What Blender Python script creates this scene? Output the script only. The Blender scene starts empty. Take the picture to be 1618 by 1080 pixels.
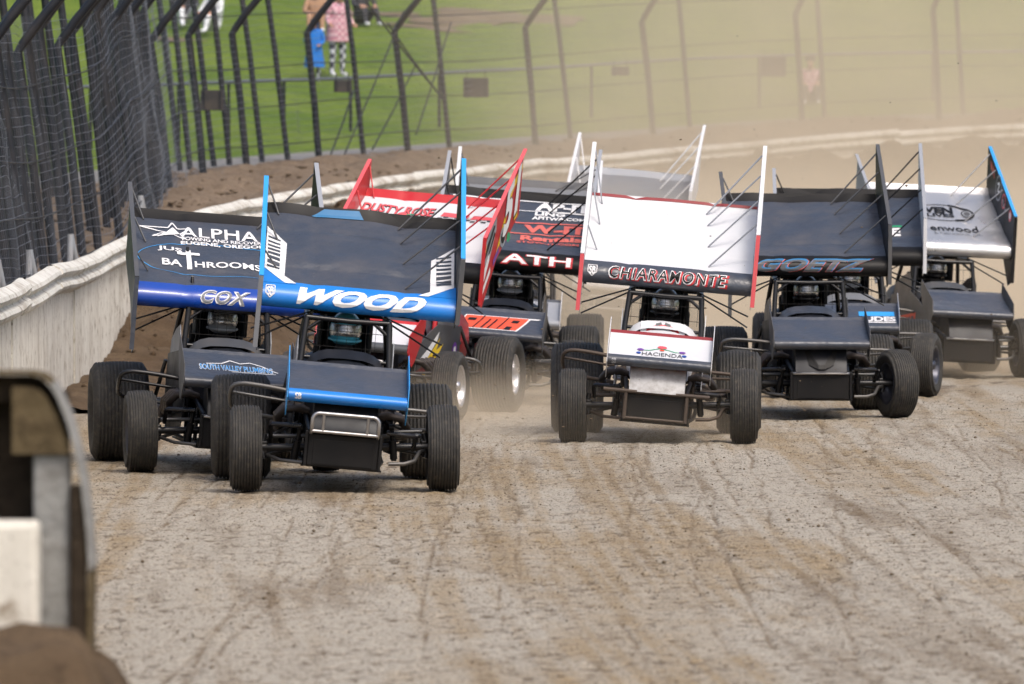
import bpy, bmesh, math, random
import numpy as np
from mathutils import Matrix, Vector, Euler

random.seed(7)
RNG = np.random.default_rng(11)
PI = math.pi
R = math.radians
SC = bpy.context.scene
COL = SC.collection

# ---------------------------------------------------------------- camera
CAM_H = 2.8                      # eye height above the flat part of the track (m)
FPX = 12300.0                    # focal length in photograph pixels (1618 wide)
cam_data = bpy.data.cameras.new('camera')
cam_data.sensor_width = 36.0
cam_data.lens = FPX / 1618.0 * 36.0
cam_data.clip_start = 1.0
cam_data.clip_end = 3000.0
cam_data.dof.use_dof = True
cam_data.dof.focus_distance = 66.0
cam_data.dof.aperture_fstop = 4.8
cam = bpy.data.objects.new('camera', cam_data)
COL.objects.link(cam)
cam.location = (0, 0, CAM_H)
cam.rotation_euler = (R(90) - math.atan(339.0 / FPX), 0, 0)
SC.camera = cam

# ---------------------------------------------------------------- sky and sun (bright overcast)
SUN_EL, SUN_AZ = R(56), R(150)   # azimuth measured from +Y towards +X
world = bpy.data.worlds.new('World')
SC.world = world
world.use_nodes = True
wn = world.node_tree
for n in list(wn.nodes):
    wn.nodes.remove(n)
w_out = wn.nodes.new('ShaderNodeOutputWorld')
w_bg = wn.nodes.new('ShaderNodeBackground')
w_sky = wn.nodes.new('ShaderNodeTexSky')
w_sky.sky_type = 'NISHITA'
w_sky.sun_disc = False
w_sky.sun_elevation = SUN_EL
w_sky.sun_rotation = SUN_AZ
w_sky.air_density = 1.0
w_sky.dust_density = 6.0
w_sky.ozone_density = 1.0
w_bg.inputs['Strength'].default_value = 0.15
wn.links.new(w_sky.outputs[0], w_bg.inputs['Color'])
wn.links.new(w_bg.outputs[0], w_out.inputs['Surface'])
sun_data = bpy.data.lights.new('sun', 'SUN')
sun_data.energy = 1.3
sun_data.angle = R(14)
sun_data.color = (1.0, 0.955, 0.89)
sun = bpy.data.objects.new('sun', sun_data)
COL.objects.link(sun)
sd = Vector((math.sin(SUN_AZ) * math.cos(SUN_EL), math.cos(SUN_AZ) * math.cos(SUN_EL), math.sin(SUN_EL)))
sun.rotation_euler = (-sd).to_track_quat('-Z', 'Y').to_euler()
sun.location = sd * 60

SC.view_settings.view_transform = 'Standard'
SC.view_settings.look = 'None'
SC.view_settings.gamma = 1.0
SC.view_settings.exposure = 0.26
SC.view_settings.use_curve_mapping = False
SC.render.engine = 'CYCLES'
SC.cycles.use_denoising = True
SC.cycles.use_adaptive_sampling = True
SC.cycles.adaptive_threshold = 0.02
SC.cycles.max_bounces = 6
SC.cycles.diffuse_bounces = 2
SC.cycles.glossy_bounces = 3
SC.cycles.transmission_bounces = 4
SC.cycles.volume_bounces = 1
SC.cycles.transparent_max_bounces = 8
SC.cycles.volume_max_steps = 256

# ---------------------------------------------------------------- helpers
def at(px, py, Y):
    """world point at distance Y seen at photograph pixel (px, py)"""
    s = FPX / Y
    return Vector(((px - 809) / s, Y, CAM_H - (py - 201) / s))

TAB = RNG.random((256, 256))
def vnoise(x, y, seed=0):
    x = np.asarray(x, float) + seed * 37.17; y = np.asarray(y, float) + seed * 91.7
    xi = np.floor(x).astype(int); yi = np.floor(y).astype(int)
    fx = x - xi; fy = y - yi
    fx = fx * fx * (3 - 2 * fx); fy = fy * fy * (3 - 2 * fy)
    a = TAB[xi & 255, yi & 255]; b = TAB[(xi + 1) & 255, yi & 255]
    c = TAB[xi & 255, (yi + 1) & 255]; d = TAB[(xi + 1) & 255, (yi + 1) & 255]
    return (a * (1 - fx) + b * fx) * (1 - fy) + (c * (1 - fx) + d * fx) * fy
def fbm(x, y, seed=0, oct=4):
    t = 0; amp = 0.5; f = 1.0
    for k in range(oct):
        t = t + amp * vnoise(np.asarray(x) * f, np.asarray(y) * f, seed + k * 3)
        amp *= 0.5; f *= 2.03
    return t
def sstep(a, b, x):
    t = np.clip((np.asarray(x, float) - a) / (b - a), 0, 1)
    return t * t * (3 - 2 * t)

class MB:
    """collects geometry for one mesh"""
    def __init__(s):
        s.v = []; s.f = []; s.m = []; s.sm = []
    def add(s, verts, faces, mi=0, smooth=False):
        o = len(s.v)
        s.v.extend([tuple(p) for p in verts])
        for f in faces:
            s.f.append(tuple(i + o for i in f)); s.m.append(mi); s.sm.append(smooth)
    def box(s, c, size, mi=0, M=None, bev=0.0):
        hx, hy, hz = size[0] / 2, size[1] / 2, size[2] / 2
        if bev <= 0:
            P = [Vector((x, y, z)) for x in (-hx, hx) for y in (-hy, hy) for z in (-hz, hz)]
            F = [(0, 1, 3, 2), (4, 6, 7, 5), (0, 4, 5, 1), (2, 3, 7, 6), (0, 2, 6, 4), (1, 5, 7, 3)]
        else:
            bm = bmesh.new(); bmesh.ops.create_cube(bm, size=1.0)
            for v in bm.verts: v.co = Vector((v.co.x * size[0], v.co.y * size[1], v.co.z * size[2]))
            bmesh.ops.bevel(bm, geom=list(bm.edges), offset=bev, segments=2, affect='EDGES', profile=0.5)
            bm.verts.index_update()
            P = [v.co.copy() for v in bm.verts]; F = [tuple(v.index for v in f.verts) for f in bm.faces]
            bm.free()
        M = M or Matrix.Identity(4)
        T = Matrix.Translation(Vector(c)) @ M
        s.add([T @ p for p in P], F, mi)
        return s
    def tube(s, path, r, n=8, mi=0, cap=True, smooth=True, r_end=None):
        P = [Vector(p) for p in path]
        k = len(P); rings = []
        up = None
        for i, p in enumerate(P):
            t = (P[min(i + 1, k - 1)] - P[max(i - 1, 0)]).normalized()
            if up is None:
                up = Vector((0, 0, 1)) if abs(t.z) < 0.9 else Vector((1, 0, 0))
            a = t.cross(up)
            if a.length < 1e-5: a = t.orthogonal()
            a.normalize(); b = a.cross(t).normalized(); up = b
            rr = r if r_end is None else r + (r_end - r) * i / max(1, k - 1)
            rings.append([p + a * (rr * math.cos(2 * PI * j / n)) + b * (rr * math.sin(2 * PI * j / n)) for j in range(n)])
        V = [q for ring in rings for q in ring]
        F = [(i * n + j, i * n + (j + 1) % n, (i + 1) * n + (j + 1) % n, (i + 1) * n + j) for i in range(k - 1) for j in range(n)]
        s.add(V, F, mi, smooth)
        if cap:
            s.add(rings[0], [tuple(range(n))], mi); s.add(rings[-1], [tuple(range(n))[::-1]], mi)
        return s
    def lathe_x(s, prof, n=48, mi=0, smooth=True, closed=False):
        """revolve (x, r) profile about the x axis"""
        k = len(prof); V = []
        for (x, r) in prof:
            for j in range(n):
                a = 2 * PI * j / n
                V.append((x, r * math.cos(a), r * math.sin(a)))
        F = []
        for i in range(k if closed else k - 1):
            i2 = (i + 1) % k
            for j in range(n):
                j2 = (j + 1) % n
                F.append((i * n + j, i2 * n + j, i2 * n + j2, i * n + j2))
        s.add(V, F, mi, smooth)
        return s
    def grid(s, rows, mi=0, smooth=True, flip=False):
        nr, nc = len(rows), len(rows[0])
        V = [p for r in rows for p in r]
        F = []
        for i in range(nr - 1):
            for j in range(nc - 1):
                q = (i * nc + j, i * nc + j + 1, (i + 1) * nc + j + 1, (i + 1) * nc + j)
                F.append(q[::-1] if flip else q)
        s.add(V, F, mi, smooth)
        return s
    def prism(s, poly, axis, a, b, mi=0):
        """extrude a 2D polygon between a and b along axis ('x','y','z')"""
        def mk(p, t):
            return {'x': (t, p[0], p[1]), 'y': (p[0], t, p[1]), 'z': (p[0], p[1], t)}[axis]
        n = len(poly)
        V = [mk(p, a) for p in poly] + [mk(p, b) for p in poly]
        F = [tuple(range(n)), tuple(range(n, 2 * n))[::-1]] + [(i, i + n, (i + 1) % n + n, (i + 1) % n)[::-1] for i in range(n)]
        s.add(V, F, mi)
        return s
    def mesh(s, name, nmat=1, fix=True):
        me = bpy.data.meshes.new(name)
        me.from_pydata(s.v, [], s.f)
        me.polygons.foreach_set('material_index', s.m)
        me.polygons.foreach_set('use_smooth', s.sm)
        for i in range(max(nmat, max(s.m, default=0) + 1)):
            me.materials.append(None)
        if fix:
            bm = bmesh.new(); bm.from_mesh(me)
            bmesh.ops.recalc_face_normals(bm, faces=bm.faces)
            bm.to_mesh(me); bm.free()
        me.update()
        return me

def link(name, me, mats=None, parent=None, M=None, label=None):
    o = bpy.data.objects.new(name, me)
    COL.objects.link(o)
    if mats is not None:
        if not isinstance(mats, (list, tuple)): mats = [mats]
        for i, m in enumerate(mats):
            if i < len(o.material_slots):
                o.material_slots[i].link = 'OBJECT'; o.material_slots[i].material = m
    if parent is not None: o.parent = parent
    if M is not None: o.matrix_basis = M
    if label: o['label'] = label
    return o
def thing(name, label, cat, loc=(0, 0, 0), rz=0.0, group=None):
    o = bpy.data.objects.new(name, None); COL.objects.link(o)
    o.empty_display_size = 0.2
    o.location = loc; o.rotation_euler = (0, 0, rz)
    return tag(o, label, cat, group)
def tag(o, label, cat, group=None, kind=None):
    o['label'] = label; o['category'] = cat
    if group: o['group'] = group
    if kind: o['kind'] = kind
    return o
def structure(o):
    o['kind'] = 'structure'; return o
# ---------------------------------------------------------------- materials
MATS = {}
def _nt(name):
    m = bpy.data.materials.new(name); m.use_nodes = True
    nt = m.node_tree
    b = nt.nodes['Principled BSDF']
    return m, nt, b
def _noise(nt, scale, detail=4, rough=0.55, vec=None, coord='Object', dist=0.0):
    n = nt.nodes.new('ShaderNodeTexNoise')
    n.inputs['Scale'].default_value = scale; n.inputs['Detail'].default_value = detail
    n.inputs['Roughness'].default_value = rough; n.inputs['Distortion'].default_value = dist
    if vec is None:
        tc = nt.nodes.new('ShaderNodeTexCoord'); vec = tc.outputs[coord]
    nt.links.new(vec, n.inputs['Vector'])
    return n
def _ramp(nt, src, stops):
    r = nt.nodes.new('ShaderNodeValToRGB')
    while len(r.color_ramp.elements) < len(stops): r.color_ramp.elements.new(0.5)
    for e, (p, c) in zip(r.color_ramp.elements, stops):
        e.position = p; e.color = (c, c, c, 1) if not isinstance(c, (tuple, list)) else (*c[:3], 1)
    nt.links.new(src, r.inputs['Fac'])
    return r
def _mix(nt, fac, a, b):
    m = nt.nodes.new('ShaderNodeMix'); m.data_type = 'RGBA'
    for sock, v in ((m.inputs['Factor'], fac), (m.inputs['A'], a), (m.inputs['B'], b)):
        if hasattr(v, 'links'): nt.links.new(v, sock)
        elif isinstance(v, (int, float)): sock.default_value = v
        else: sock.default_value = (*v[:3], 1)
    return m.outputs['Result']
DUST = (0.30, 0.225, 0.15)
def paint(name, col, rough=0.4, metal=0.0, dust=0.25, bump=0.0, bscale=14.0, coat=0.0, spec=0.5, dcol=DUST, dscale=3.0):
    """a painted / wrapped surface with thrown dirt on it"""
    if name in MATS: return MATS[name]
    m, nt, b = _nt(name)
    b.inputs['Metallic'].default_value = metal
    b.inputs['Specular IOR Level'].default_value = spec
    b.inputs['Coat Weight'].default_value = coat
    big = _noise(nt, dscale, 5, 0.62)
    spk = _noise(nt, 95.0, 2, 0.6)
    f1 = _ramp(nt, big.outputs['Fac'], [(0.42, 0.0), (0.78, 0.75)])
    f2 = _ramp(nt, spk.outputs['Fac'], [(0.66, 0.0), (0.72, 0.8)])
    mx = nt.nodes.new('ShaderNodeMath'); mx.operation = 'MAXIMUM'
    nt.links.new(f1.outputs[0], mx.inputs[0]); nt.links.new(f2.outputs[0], mx.inputs[1])
    ml = nt.nodes.new('ShaderNodeMath'); ml.operation = 'MULTIPLY'; ml.inputs[1].default_value = dust
    nt.links.new(mx.outputs[0], ml.inputs[0])
    nt.links.new(_mix(nt, ml.outputs[0], col, dcol), b.inputs['Base Color'])
    rr = _ramp(nt, big.outputs['Fac'], [(0.25, max(0.04, rough - 0.08)), (0.8, min(1, rough + 0.16))])
    nt.links.new(rr.outputs[0], b.inputs['Roughness'])
    if bump > 0:
        bn = _noise(nt, bscale, 3, 0.5)
        bp = nt.nodes.new('ShaderNodeBump'); bp.inputs['Strength'].default_value = bump; bp.inputs['Distance'].default_value = 0.02
        nt.links.new(bn.outputs['Fac'], bp.inputs['Height']); nt.links.new(bp.outputs[0], b.inputs['Normal'])
    MATS[name] = m
    return m
BLACKV = paint('black_vinyl', (0.044, 0.054, 0.076), 0.33, dust=0.17, bump=0.8, bscale=7.0, spec=0.65)
PANELB = paint('black_panel', (0.012, 0.014, 0.020), 0.42, dust=0.05, spec=0.35)
BLACKM = paint('black_metal', (0.008, 0.008, 0.009), 0.42, dust=0.03, spec=0.22)
TUBEB = paint('black_tube', (0.008, 0.008, 0.010), 0.28, dust=0.03)
STEEL = paint('bare_steel', (0.42, 0.42, 0.43), 0.32, metal=0.9, dust=0.35)
DULLST = paint('dull_steel', (0.12, 0.12, 0.12), 0.40, metal=0.6, dust=0.2)
ALU = paint('brushed_aluminium', (0.62, 0.61, 0.60), 0.33, metal=0.85, dust=0.18)
RUST = paint('rusty_tube', (0.060, 0.044, 0.036), 0.55, metal=0.3, dust=0.25)
HEADER = paint('header_pipe', (0.045, 0.036, 0.032), 0.5, metal=0.4, dust=0.2)
BLUE = paint('bright_blue', (0.008, 0.20, 0.66), 0.30, dust=0.10, coat=0.3)
DBLUE = paint('deep_blue', (0.005, 0.055, 0.36), 0.30, dust=0.10, coat=0.3)
SKYB = paint('sky_blue', (0.03, 0.33, 0.78), 0.38, dust=0.08)
WHITE = paint('white_wrap', (0.64, 0.65, 0.68), 0.42, dust=0.10, bump=0.15)
WHITEP = paint('white_print', (0.80, 0.80, 0.82), 0.45, dust=0.10)
GREYW = paint('grey_wrap', (0.17, 0.18, 0.20), 0.45, dust=0.20)
LGREY = paint('light_grey', (0.30, 0.32, 0.36), 0.40, dust=0.20)
DGREY = paint('dark_grey', (0.07, 0.075, 0.085), 0.40, dust=0.20)
REDM = paint('race_red', (0.50, 0.010, 0.018), 0.38, dust=0.15, coat=0.2)
PINK = paint('faded_red', (0.72, 0.10, 0.12), 0.45, dust=0.12)
ORANGE = paint('orange_red', (0.80, 0.09, 0.035), 0.45, dust=0.12)
SALMON = paint('salmon_red', (0.62, 0.13, 0.11), 0.5, dust=0.15)
YELLOW = paint('flame_yellow', (0.80, 0.55, 0.02), 0.42, dust=0.12)
MUTBLUE = paint('muted_blue', (0.012, 0.15, 0.34), 0.45, dust=0.1)
PURPLE = paint('purple_print', (0.16, 0.05, 0.32), 0.45, dust=0.15)
GREEN = paint('green_print', (0.02, 0.36, 0.16), 0.45, dust=0.1)
MAROON = paint('dark_red', (0.22, 0.008, 0.016), 0.4, dust=0.12)
SILVERW = paint('silver_wing', (0.66, 0.66, 0.67), 0.30, metal=0.75, dust=0.12, bump=0.2)
DIRTYW = paint('muddy_white', (0.46, 0.46, 0.47), 0.45, dust=0.85, dcol=(0.13, 0.105, 0.08), dscale=13.0)
BRIGHTRIM = paint('polished_rim', (0.62, 0.62, 0.64), 0.28, metal=0.85, dust=0.3)
DARKRIM = paint('dark_rim', (0.06, 0.07, 0.10), 0.35, metal=0.6, dust=0.3)
SUIT = paint('race_suit', (0.03, 0.03, 0.036), 0.85, dust=0.05)
HEL_BLUE = paint('helmet_blue', (0.08, 0.48, 0.66), 0.25, dust=0.12, coat=0.5)
HEL_GREY = paint('helmet_grey', (0.45, 0.48, 0.53), 0.25, dust=0.12, coat=0.5)
HEL_BLACK = paint('helmet_black', (0.012, 0.012, 0.014), 0.22, dust=0.06, coat=0.5)
VISOR = paint('visor_chrome', (0.55, 0.55, 0.56), 0.22, metal=0.9, dust=0.2)
SEAT = paint('seat_black', (0.015, 0.015, 0.016), 0.7, dust=0.05)

def tyre_mat():
    m, nt, b = _nt('dusty_rubber')
    n = _noise(nt, 7.0, 5, 0.6); n2 = _noise(nt, 26.0, 5, 0.7)
    f = _ramp(nt, n.outputs['Fac'], [(0.3, 0.25), (0.75, 0.85)])
    c = _mix(nt, f.outputs[0], (0.016, 0.016, 0.016), (0.060, 0.058, 0.055))
    c2 = _mix(nt, _ramp(nt, n2.outputs['Fac'], [(0.5, 0.0), (0.72, 0.36)]).outputs[0], c, (0.17, 0.14, 0.105))
    nt.links.new(c2, b.inputs['Base Color']); b.inputs['Roughness'].default_value = 0.66; b.inputs['Specular IOR Level'].default_value = 0.3
    bp = nt.nodes.new('ShaderNodeBump'); bp.inputs['Strength'].default_value = 0.25; bp.inputs['Distance'].default_value = 0.004
    nt.links.new(n2.outputs['Fac'], bp.inputs['Height']); nt.links.new(bp.outputs[0], b.inputs['Normal'])
    return m
RUBBER = tyre_mat()

def track_mat():
    m, nt, b = _nt('track_clay')
    at_ = nt.nodes.new('ShaderNodeAttribute'); at_.attribute_name = 'tone'
    sep = nt.nodes.new('ShaderNodeSeparateColor'); nt.links.new(at_.outputs['Color'], sep.inputs[0])
    tc = nt.nodes.new('ShaderNodeTexCoord'); mp = nt.nodes.new('ShaderNodeMapping'); mp.inputs['Scale'].default_value = (1, .22, 1)
    nt.links.new(tc.outputs['Object'], mp.inputs['Vector'])
    n1 = _noise(nt, 1.3, 6, 0.6); n2 = _noise(nt, 22.0, 5, 0.68, vec=mp.outputs[0]); n3 = _noise(nt, 58.0, 4, 0.65, vec=mp.outputs[0])
    tan, grey, damp_shade_col = (0.278, 0.212, 0.130), (0.362, 0.328, 0.272), (0.150, 0.106, 0.062)
    a1 = nt.nodes.new('ShaderNodeMath'); a1.operation = 'MULTIPLY_ADD'; a1.inputs[1].default_value = 0.9
    nt.links.new(n1.outputs['Fac'], a1.inputs[0]); nt.links.new(sep.outputs[1], a1.inputs[2])
    c = _mix(nt, _ramp(nt, a1.outputs[0], [(0.35, 0.0), (1.30, 1.0)]).outputs[0], tan, grey)
    a2 = nt.nodes.new('ShaderNodeMath'); a2.operation = 'MULTIPLY_ADD'; a2.inputs[1].default_value = 0.55
    nt.links.new(n2.outputs['Fac'], a2.inputs[0]); nt.links.new(sep.outputs[0], a2.inputs[2])
    c = _mix(nt, _ramp(nt, a2.outputs[0], [(0.42, 0.0), (0.95, 0.95)]).outputs[0], c, damp_shade_col)  # dark tone for damp clay and for the painted rut shading
    c = _mix(nt, _ramp(nt, sep.outputs[2], [(0.27, 0.9), (0.45, 0.0)]).outputs[0], c, (0.098, 0.072, 0.047))
    c = _mix(nt, _ramp(nt, n3.outputs['Fac'], [(0.36, 0.85), (0.47, 0.0)]).outputs[0], c, (0.10, 0.073, 0.048))
    c = _mix(nt, _ramp(nt, n3.outputs['Fac'], [(0.56, 0.0), (0.70, 0.5)]).outputs[0], c, (0.47, 0.42, 0.35))
    nt.links.new(c, b.inputs['Base Color']); b.inputs['Roughness'].default_value = 0.86
    b.inputs['Specular IOR Level'].default_value = 0.25
    ad = nt.nodes.new('ShaderNodeMath'); ad.operation = 'MULTIPLY_ADD'; ad.inputs[1].default_value = 0.5
    nt.links.new(n3.outputs['Fac'], ad.inputs[0]); nt.links.new(n2.outputs['Fac'], ad.inputs[2])
    bp = nt.nodes.new('ShaderNodeBump'); bp.inputs['Strength'].default_value = 0.8; bp.inputs['Distance'].default_value = 0.022
    nt.links.new(ad.outputs[0], bp.inputs['Height']); nt.links.new(bp.outputs[0], b.inputs['Normal'])
    return m
TRACK = track_mat()

def soil(name, c1, c2, c3, s1=2.0, s2=18.0, bump=1.0, dist=0.05):
    m, nt, b = _nt(name)
    n1 = _noise(nt, s1, 6, 0.65); n2 = _noise(nt, s2, 5, 0.7)
    c = _mix(nt, _ramp(nt, n1.outputs['Fac'], [(0.35, 0.0), (0.68, 1.0)]).outputs[0], c1, c2)
    c = _mix(nt, _ramp(nt, n2.outputs['Fac'], [(0.48, 0.0), (0.72, 0.85)]).outputs[0], c, c3)
    nt.links.new(c, b.inputs['Base Color']); b.inputs['Roughness'].default_value = 0.92
    b.inputs['Specular IOR Level'].default_value = 0.2
    bp = nt.nodes.new('ShaderNodeBump'); bp.inputs['Strength'].default_value = bump; bp.inputs['Distance'].default_value = dist
    nt.links.new(n2.outputs['Fac'], bp.inputs['Height']); nt.links.new(bp.outputs[0], b.inputs['Normal'])
    return m
BERM = soil('berm_soil', (0.085, 0.056, 0.033), (0.14, 0.098, 0.060), (0.046, 0.030, 0.018), 1.5, 12.0)
MULCH = soil('mulch_bank', (0.165, 0.122, 0.085), (0.225, 0.172, 0.125), (0.095, 0.067, 0.045), 1.6, 11.0)
CLOD = soil('clod_soil', (0.14, 0.105, 0.07), (0.22, 0.172, 0.12), (0.09, 0.066, 0.043), 3.0, 40.0, 0.4)
PATHG = soil('grey_gravel', (0.20, 0.20, 0.20), (0.29, 0.28, 0.27), (0.15, 0.145, 0.14), 1.0, 14.0, 0.5)
GRASS = soil('mown_grass', (0.092, 0.155, 0.016), (0.165, 0.222, 0.034), (0.052, 0.090, 0.012), 0.28, 3.2, 1.0, 0.12)
FIELD = soil('far_field', (0.075, 0.13, 0.03), (0.12, 0.17, 0.05), (0.06, 0.09, 0.03), 0.05, 0.8, 0.6, 0.1)

def wall_paint(name='whitewash', base=(0.82, 0.79, 0.71), dirt=0.40):
    m, nt, b = _nt(name)
    tc = nt.nodes.new('ShaderNodeTexCoord')
    mp = nt.nodes.new('ShaderNodeMapping'); mp.inputs['Scale'].default_value = (1.2, 1.2, 0.25)
    nt.links.new(tc.outputs['Object'], mp.inputs['Vector'])
    n1 = _noise(nt, 2.6, 6, 0.62, vec=mp.outputs[0]); n2 = _noise(nt, 7.0, 5, 0.68); n3 = _noise(nt, 45.0, 2, 0.5)
    c = _mix(nt, _ramp(nt, n1.outputs['Fac'], [(0.45, 0.0), (0.80, 0.6)]).outputs[0], base, (0.40, 0.36, 0.29))
    c = _mix(nt, _ramp(nt, n2.outputs['Fac'], [(0.55, 0.0), (0.66, 0.85)]).outputs[0], c, (0.24, 0.18, 0.12))
    c = _mix(nt, _ramp(nt, n3.outputs['Fac'], [(0.66, 0.0), (0.72, 0.5)]).outputs[0], c, (0.12, 0.09, 0.06))
    n4 = _noise(nt, 1.1, 5, 0.7)
    c = _mix(nt, _ramp(nt, n4.outputs['Fac'], [(0.50, 0.0), (0.68, dirt)]).outputs[0], c, (0.27, 0.21, 0.145))
    nt.links.new(c, b.inputs['Base Color']); b.inputs['Roughness'].default_value = 0.6
    bp = nt.nodes.new('ShaderNodeBump'); bp.inputs['Strength'].default_value = 0.35; bp.inputs['Distance'].default_value = 0.02
    nt.links.new(n2.outputs['Fac'], bp.inputs['Height']); nt.links.new(bp.outputs[0], b.inputs['Normal'])
    return m
WALLP = wall_paint()
RAILP = wall_paint('rail_white', (0.72, 0.71, 0.66), 0.9)
POSTM = paint('fence_post_steel', (0.013, 0.016, 0.024), 0.5, metal=0.2, dust=0.12)
POSTB = paint('post_base_paint', (0.26, 0.28, 0.31), 0.6, dust=0.6)
WIREM = paint('galvanised_wire', (0.13, 0.145, 0.175), 0.5, metal=0.2, dust=0.1)
SIGNM = paint('sign_back', (0.030, 0.030, 0.033), 0.6, dust=0.3)
WOODM = soil('weathered_wood', (0.10, 0.075, 0.040), (0.15, 0.115, 0.065), (0.05, 0.035, 0.02), 2.0, 14.0, 0.6)
GREYPOST = soil('grey_timber', (0.25, 0.25, 0.24), (0.36, 0.36, 0.35), (0.15, 0.14, 0.13), 3.0, 12.0, 0.5)
DARKWOOD = soil('dark_wood', (0.028, 0.021, 0.015), (0.055, 0.04, 0.026), (0.02, 0.014, 0.01), 3.0, 14.0, 0.5)

def checker(name, a, b_, scale, rough=0.85):
    m, nt, b = _nt(name)
    tc = nt.nodes.new('ShaderNodeTexCoord'); ck = nt.nodes.new('ShaderNodeTexChecker')
    ck.inputs['Scale'].default_value = scale; ck.inputs['Color1'].default_value = (*a, 1); ck.inputs['Color2'].default_value = (*b_, 1)
    nt.links.new(tc.outputs['Object'], ck.inputs['Vector']); nt.links.new(ck.outputs[0], b.inputs['Base Color'])
    b.inputs['Roughness'].default_value = rough
    return m
PLAID = checker('pink_plaid', (0.52, 0.22, 0.30), (0.68, 0.46, 0.52), 14.0)
CHECKP = checker('checked_cloth', (0.06, 0.06, 0.09), (0.62, 0.64, 0.72), 11.0)
SKIN = paint('skin', (0.50, 0.28, 0.19), 0.55, dust=0.0)
JACKET = paint('blue_jacket', (0.012, 0.17, 0.60), 0.8, dust=0.0)
JEANS = paint('dark_trousers', (0.035, 0.036, 0.045), 0.85, dust=0.0)
TANC = paint('tan_shirt', (0.40, 0.24, 0.15), 0.85, dust=0.0)
WHITEC = paint('white_cloth', (0.70, 0.72, 0.76), 0.85, dust=0.0)
HAIR = paint('dark_hair', (0.03, 0.02, 0.015), 0.7, dust=0.0)
# ---------------------------------------------------------------- the place: wall line in plan
WALL_PTS = [  # X, Y, ground height at the wall
    (-4.3, -60, 0), (-4.3, -20, 0), (-4.32, 30, 0), (-4.38, 55, 0), (-4.42, 67, 0), (-4.60, 78, 0), (-4.64, 85, 0.0),
    (-4.46, 90.4, .13), (-3.95, 95, .31), (-3.59, 99, .42), (-3.23, 102, .50), (-2.15, 110, .63), (-1.04, 117, .74),
    (.42, 126, .86), (2.07, 133, .98), (3.83, 138, 1.09), (5.63, 141, 1.23), (9.26, 144, 1.47), (16, 146.5, 1.6), (30, 147, 1.7), (60, 140, 1.7), (95, 112, 1.5)]
WALL_H = 1.42
def catmull(pts, step=0.5):
    P = [np.array(p, float) for p in pts]; out = []
    for i in range(len(P) - 1):
        p0 = P[max(i - 1, 0)]; p1 = P[i]; p2 = P[i + 1]; p3 = P[min(i + 2, len(P) - 1)]
        d01 = max(1e-3, np.linalg.norm((p1 - p0)[:2])) ; d12 = np.linalg.norm((p2 - p1)[:2]); d23 = max(1e-3, np.linalg.norm((p3 - p2)[:2]))
        m1 = (p2 - p0) / (d01 + d12) * d12 if i > 0 else p2 - p1
        m2 = (p3 - p1) / (d12 + d23) * d12 if i < len(P) - 2 else p2 - p1
        n = max(1, int(round(d12 / step)))
        for k in range(n):
            t = k / n
            out.append((2*t**3-3*t**2+1)*p1 + (t**3-2*t**2+t)*m1 + (-2*t**3+3*t**2)*p2 + (t**3-t**2)*m2)
    out.append(P[-1])
    return np.array(out)
WC = catmull(WALL_PTS)
_d = np.diff(WC[:, :2], axis=0); _l = np.linalg.norm(_d, axis=1)
WS = np.concatenate([[0], np.cumsum(_l)])              # arc length
_t = np.gradient(WC[:, :2], axis=0); _t /= np.linalg.norm(_t, axis=1)[:, None]
WN = np.stack([-_t[:, 1], _t[:, 0]], axis=1)            # outward normal (left of travel direction)
def wall_at(s):
    x = np.interp(s, WS, WC[:, 0]); y = np.interp(s, WS, WC[:, 1]); z = np.interp(s, WS, WC[:, 2])
    nx = np.interp(s, WS, WN[:, 0]); ny = np.interp(s, WS, WN[:, 1])
    return x, y, z, nx, ny
def off(s, d):
    x, y, z, nx, ny = wall_at(s)
    return x + nx * d, y + ny * d, z
def s_of_Y(Y): return float(np.interp(Y, WC[:, 1][:-40], WS[:-40]))
def outer_z(s, d):
    """ground height outside the wall"""
    x, y, zb, nx, ny = wall_at(s)
    zt = zb + WALL_H
    lift = 0.0 + 0.10 * sstep(2.0, 9.0, x)
    X, Y, _ = off(s, d)
    z = zb + (WALL_H - 0.16) * sstep(0.05, 0.5, d)
    z = z + (lift + 0.16) * sstep(0.5, 3.3, d)
    lump = (fbm(X * 0.9, Y * 0.5, 5) - 0.47) * 0.5 * sstep(0.5, 1.5, d) * (1 - sstep(2.6, 3.5, d))
    hill = np.maximum(0, d - 4.8) * 0.125 + (fbm(X * .12, Y * .12, 9) - .47) * 0.5 * sstep(5.2, 12, d)
    return z + lump + hill
def in_ground(X, Y):
    """track height: flat, rising towards the wall through the turn"""
    X = np.asarray(X, float); Y = np.asarray(Y, float)
    z = np.zeros(np.broadcast(X, Y).shape)
    base = WC[::4]
    m = Y > 82
    if np.any(m):
        xs, ys = X[m], Y[m]; res = np.zeros(xs.shape)
        for a in range(0, len(xs), 20000):
            dx = xs[a:a+20000, None] - base[None, :, 0]; dy = ys[a:a+20000, None] - base[None, :, 1]
            d2 = dx * dx + dy * dy; k = d2.argmin(1)
            res[a:a+20000] = base[k, 2] * np.exp(-d2[np.arange(len(k)), k] / 42.0)
        z[m] = res
    return z

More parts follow.
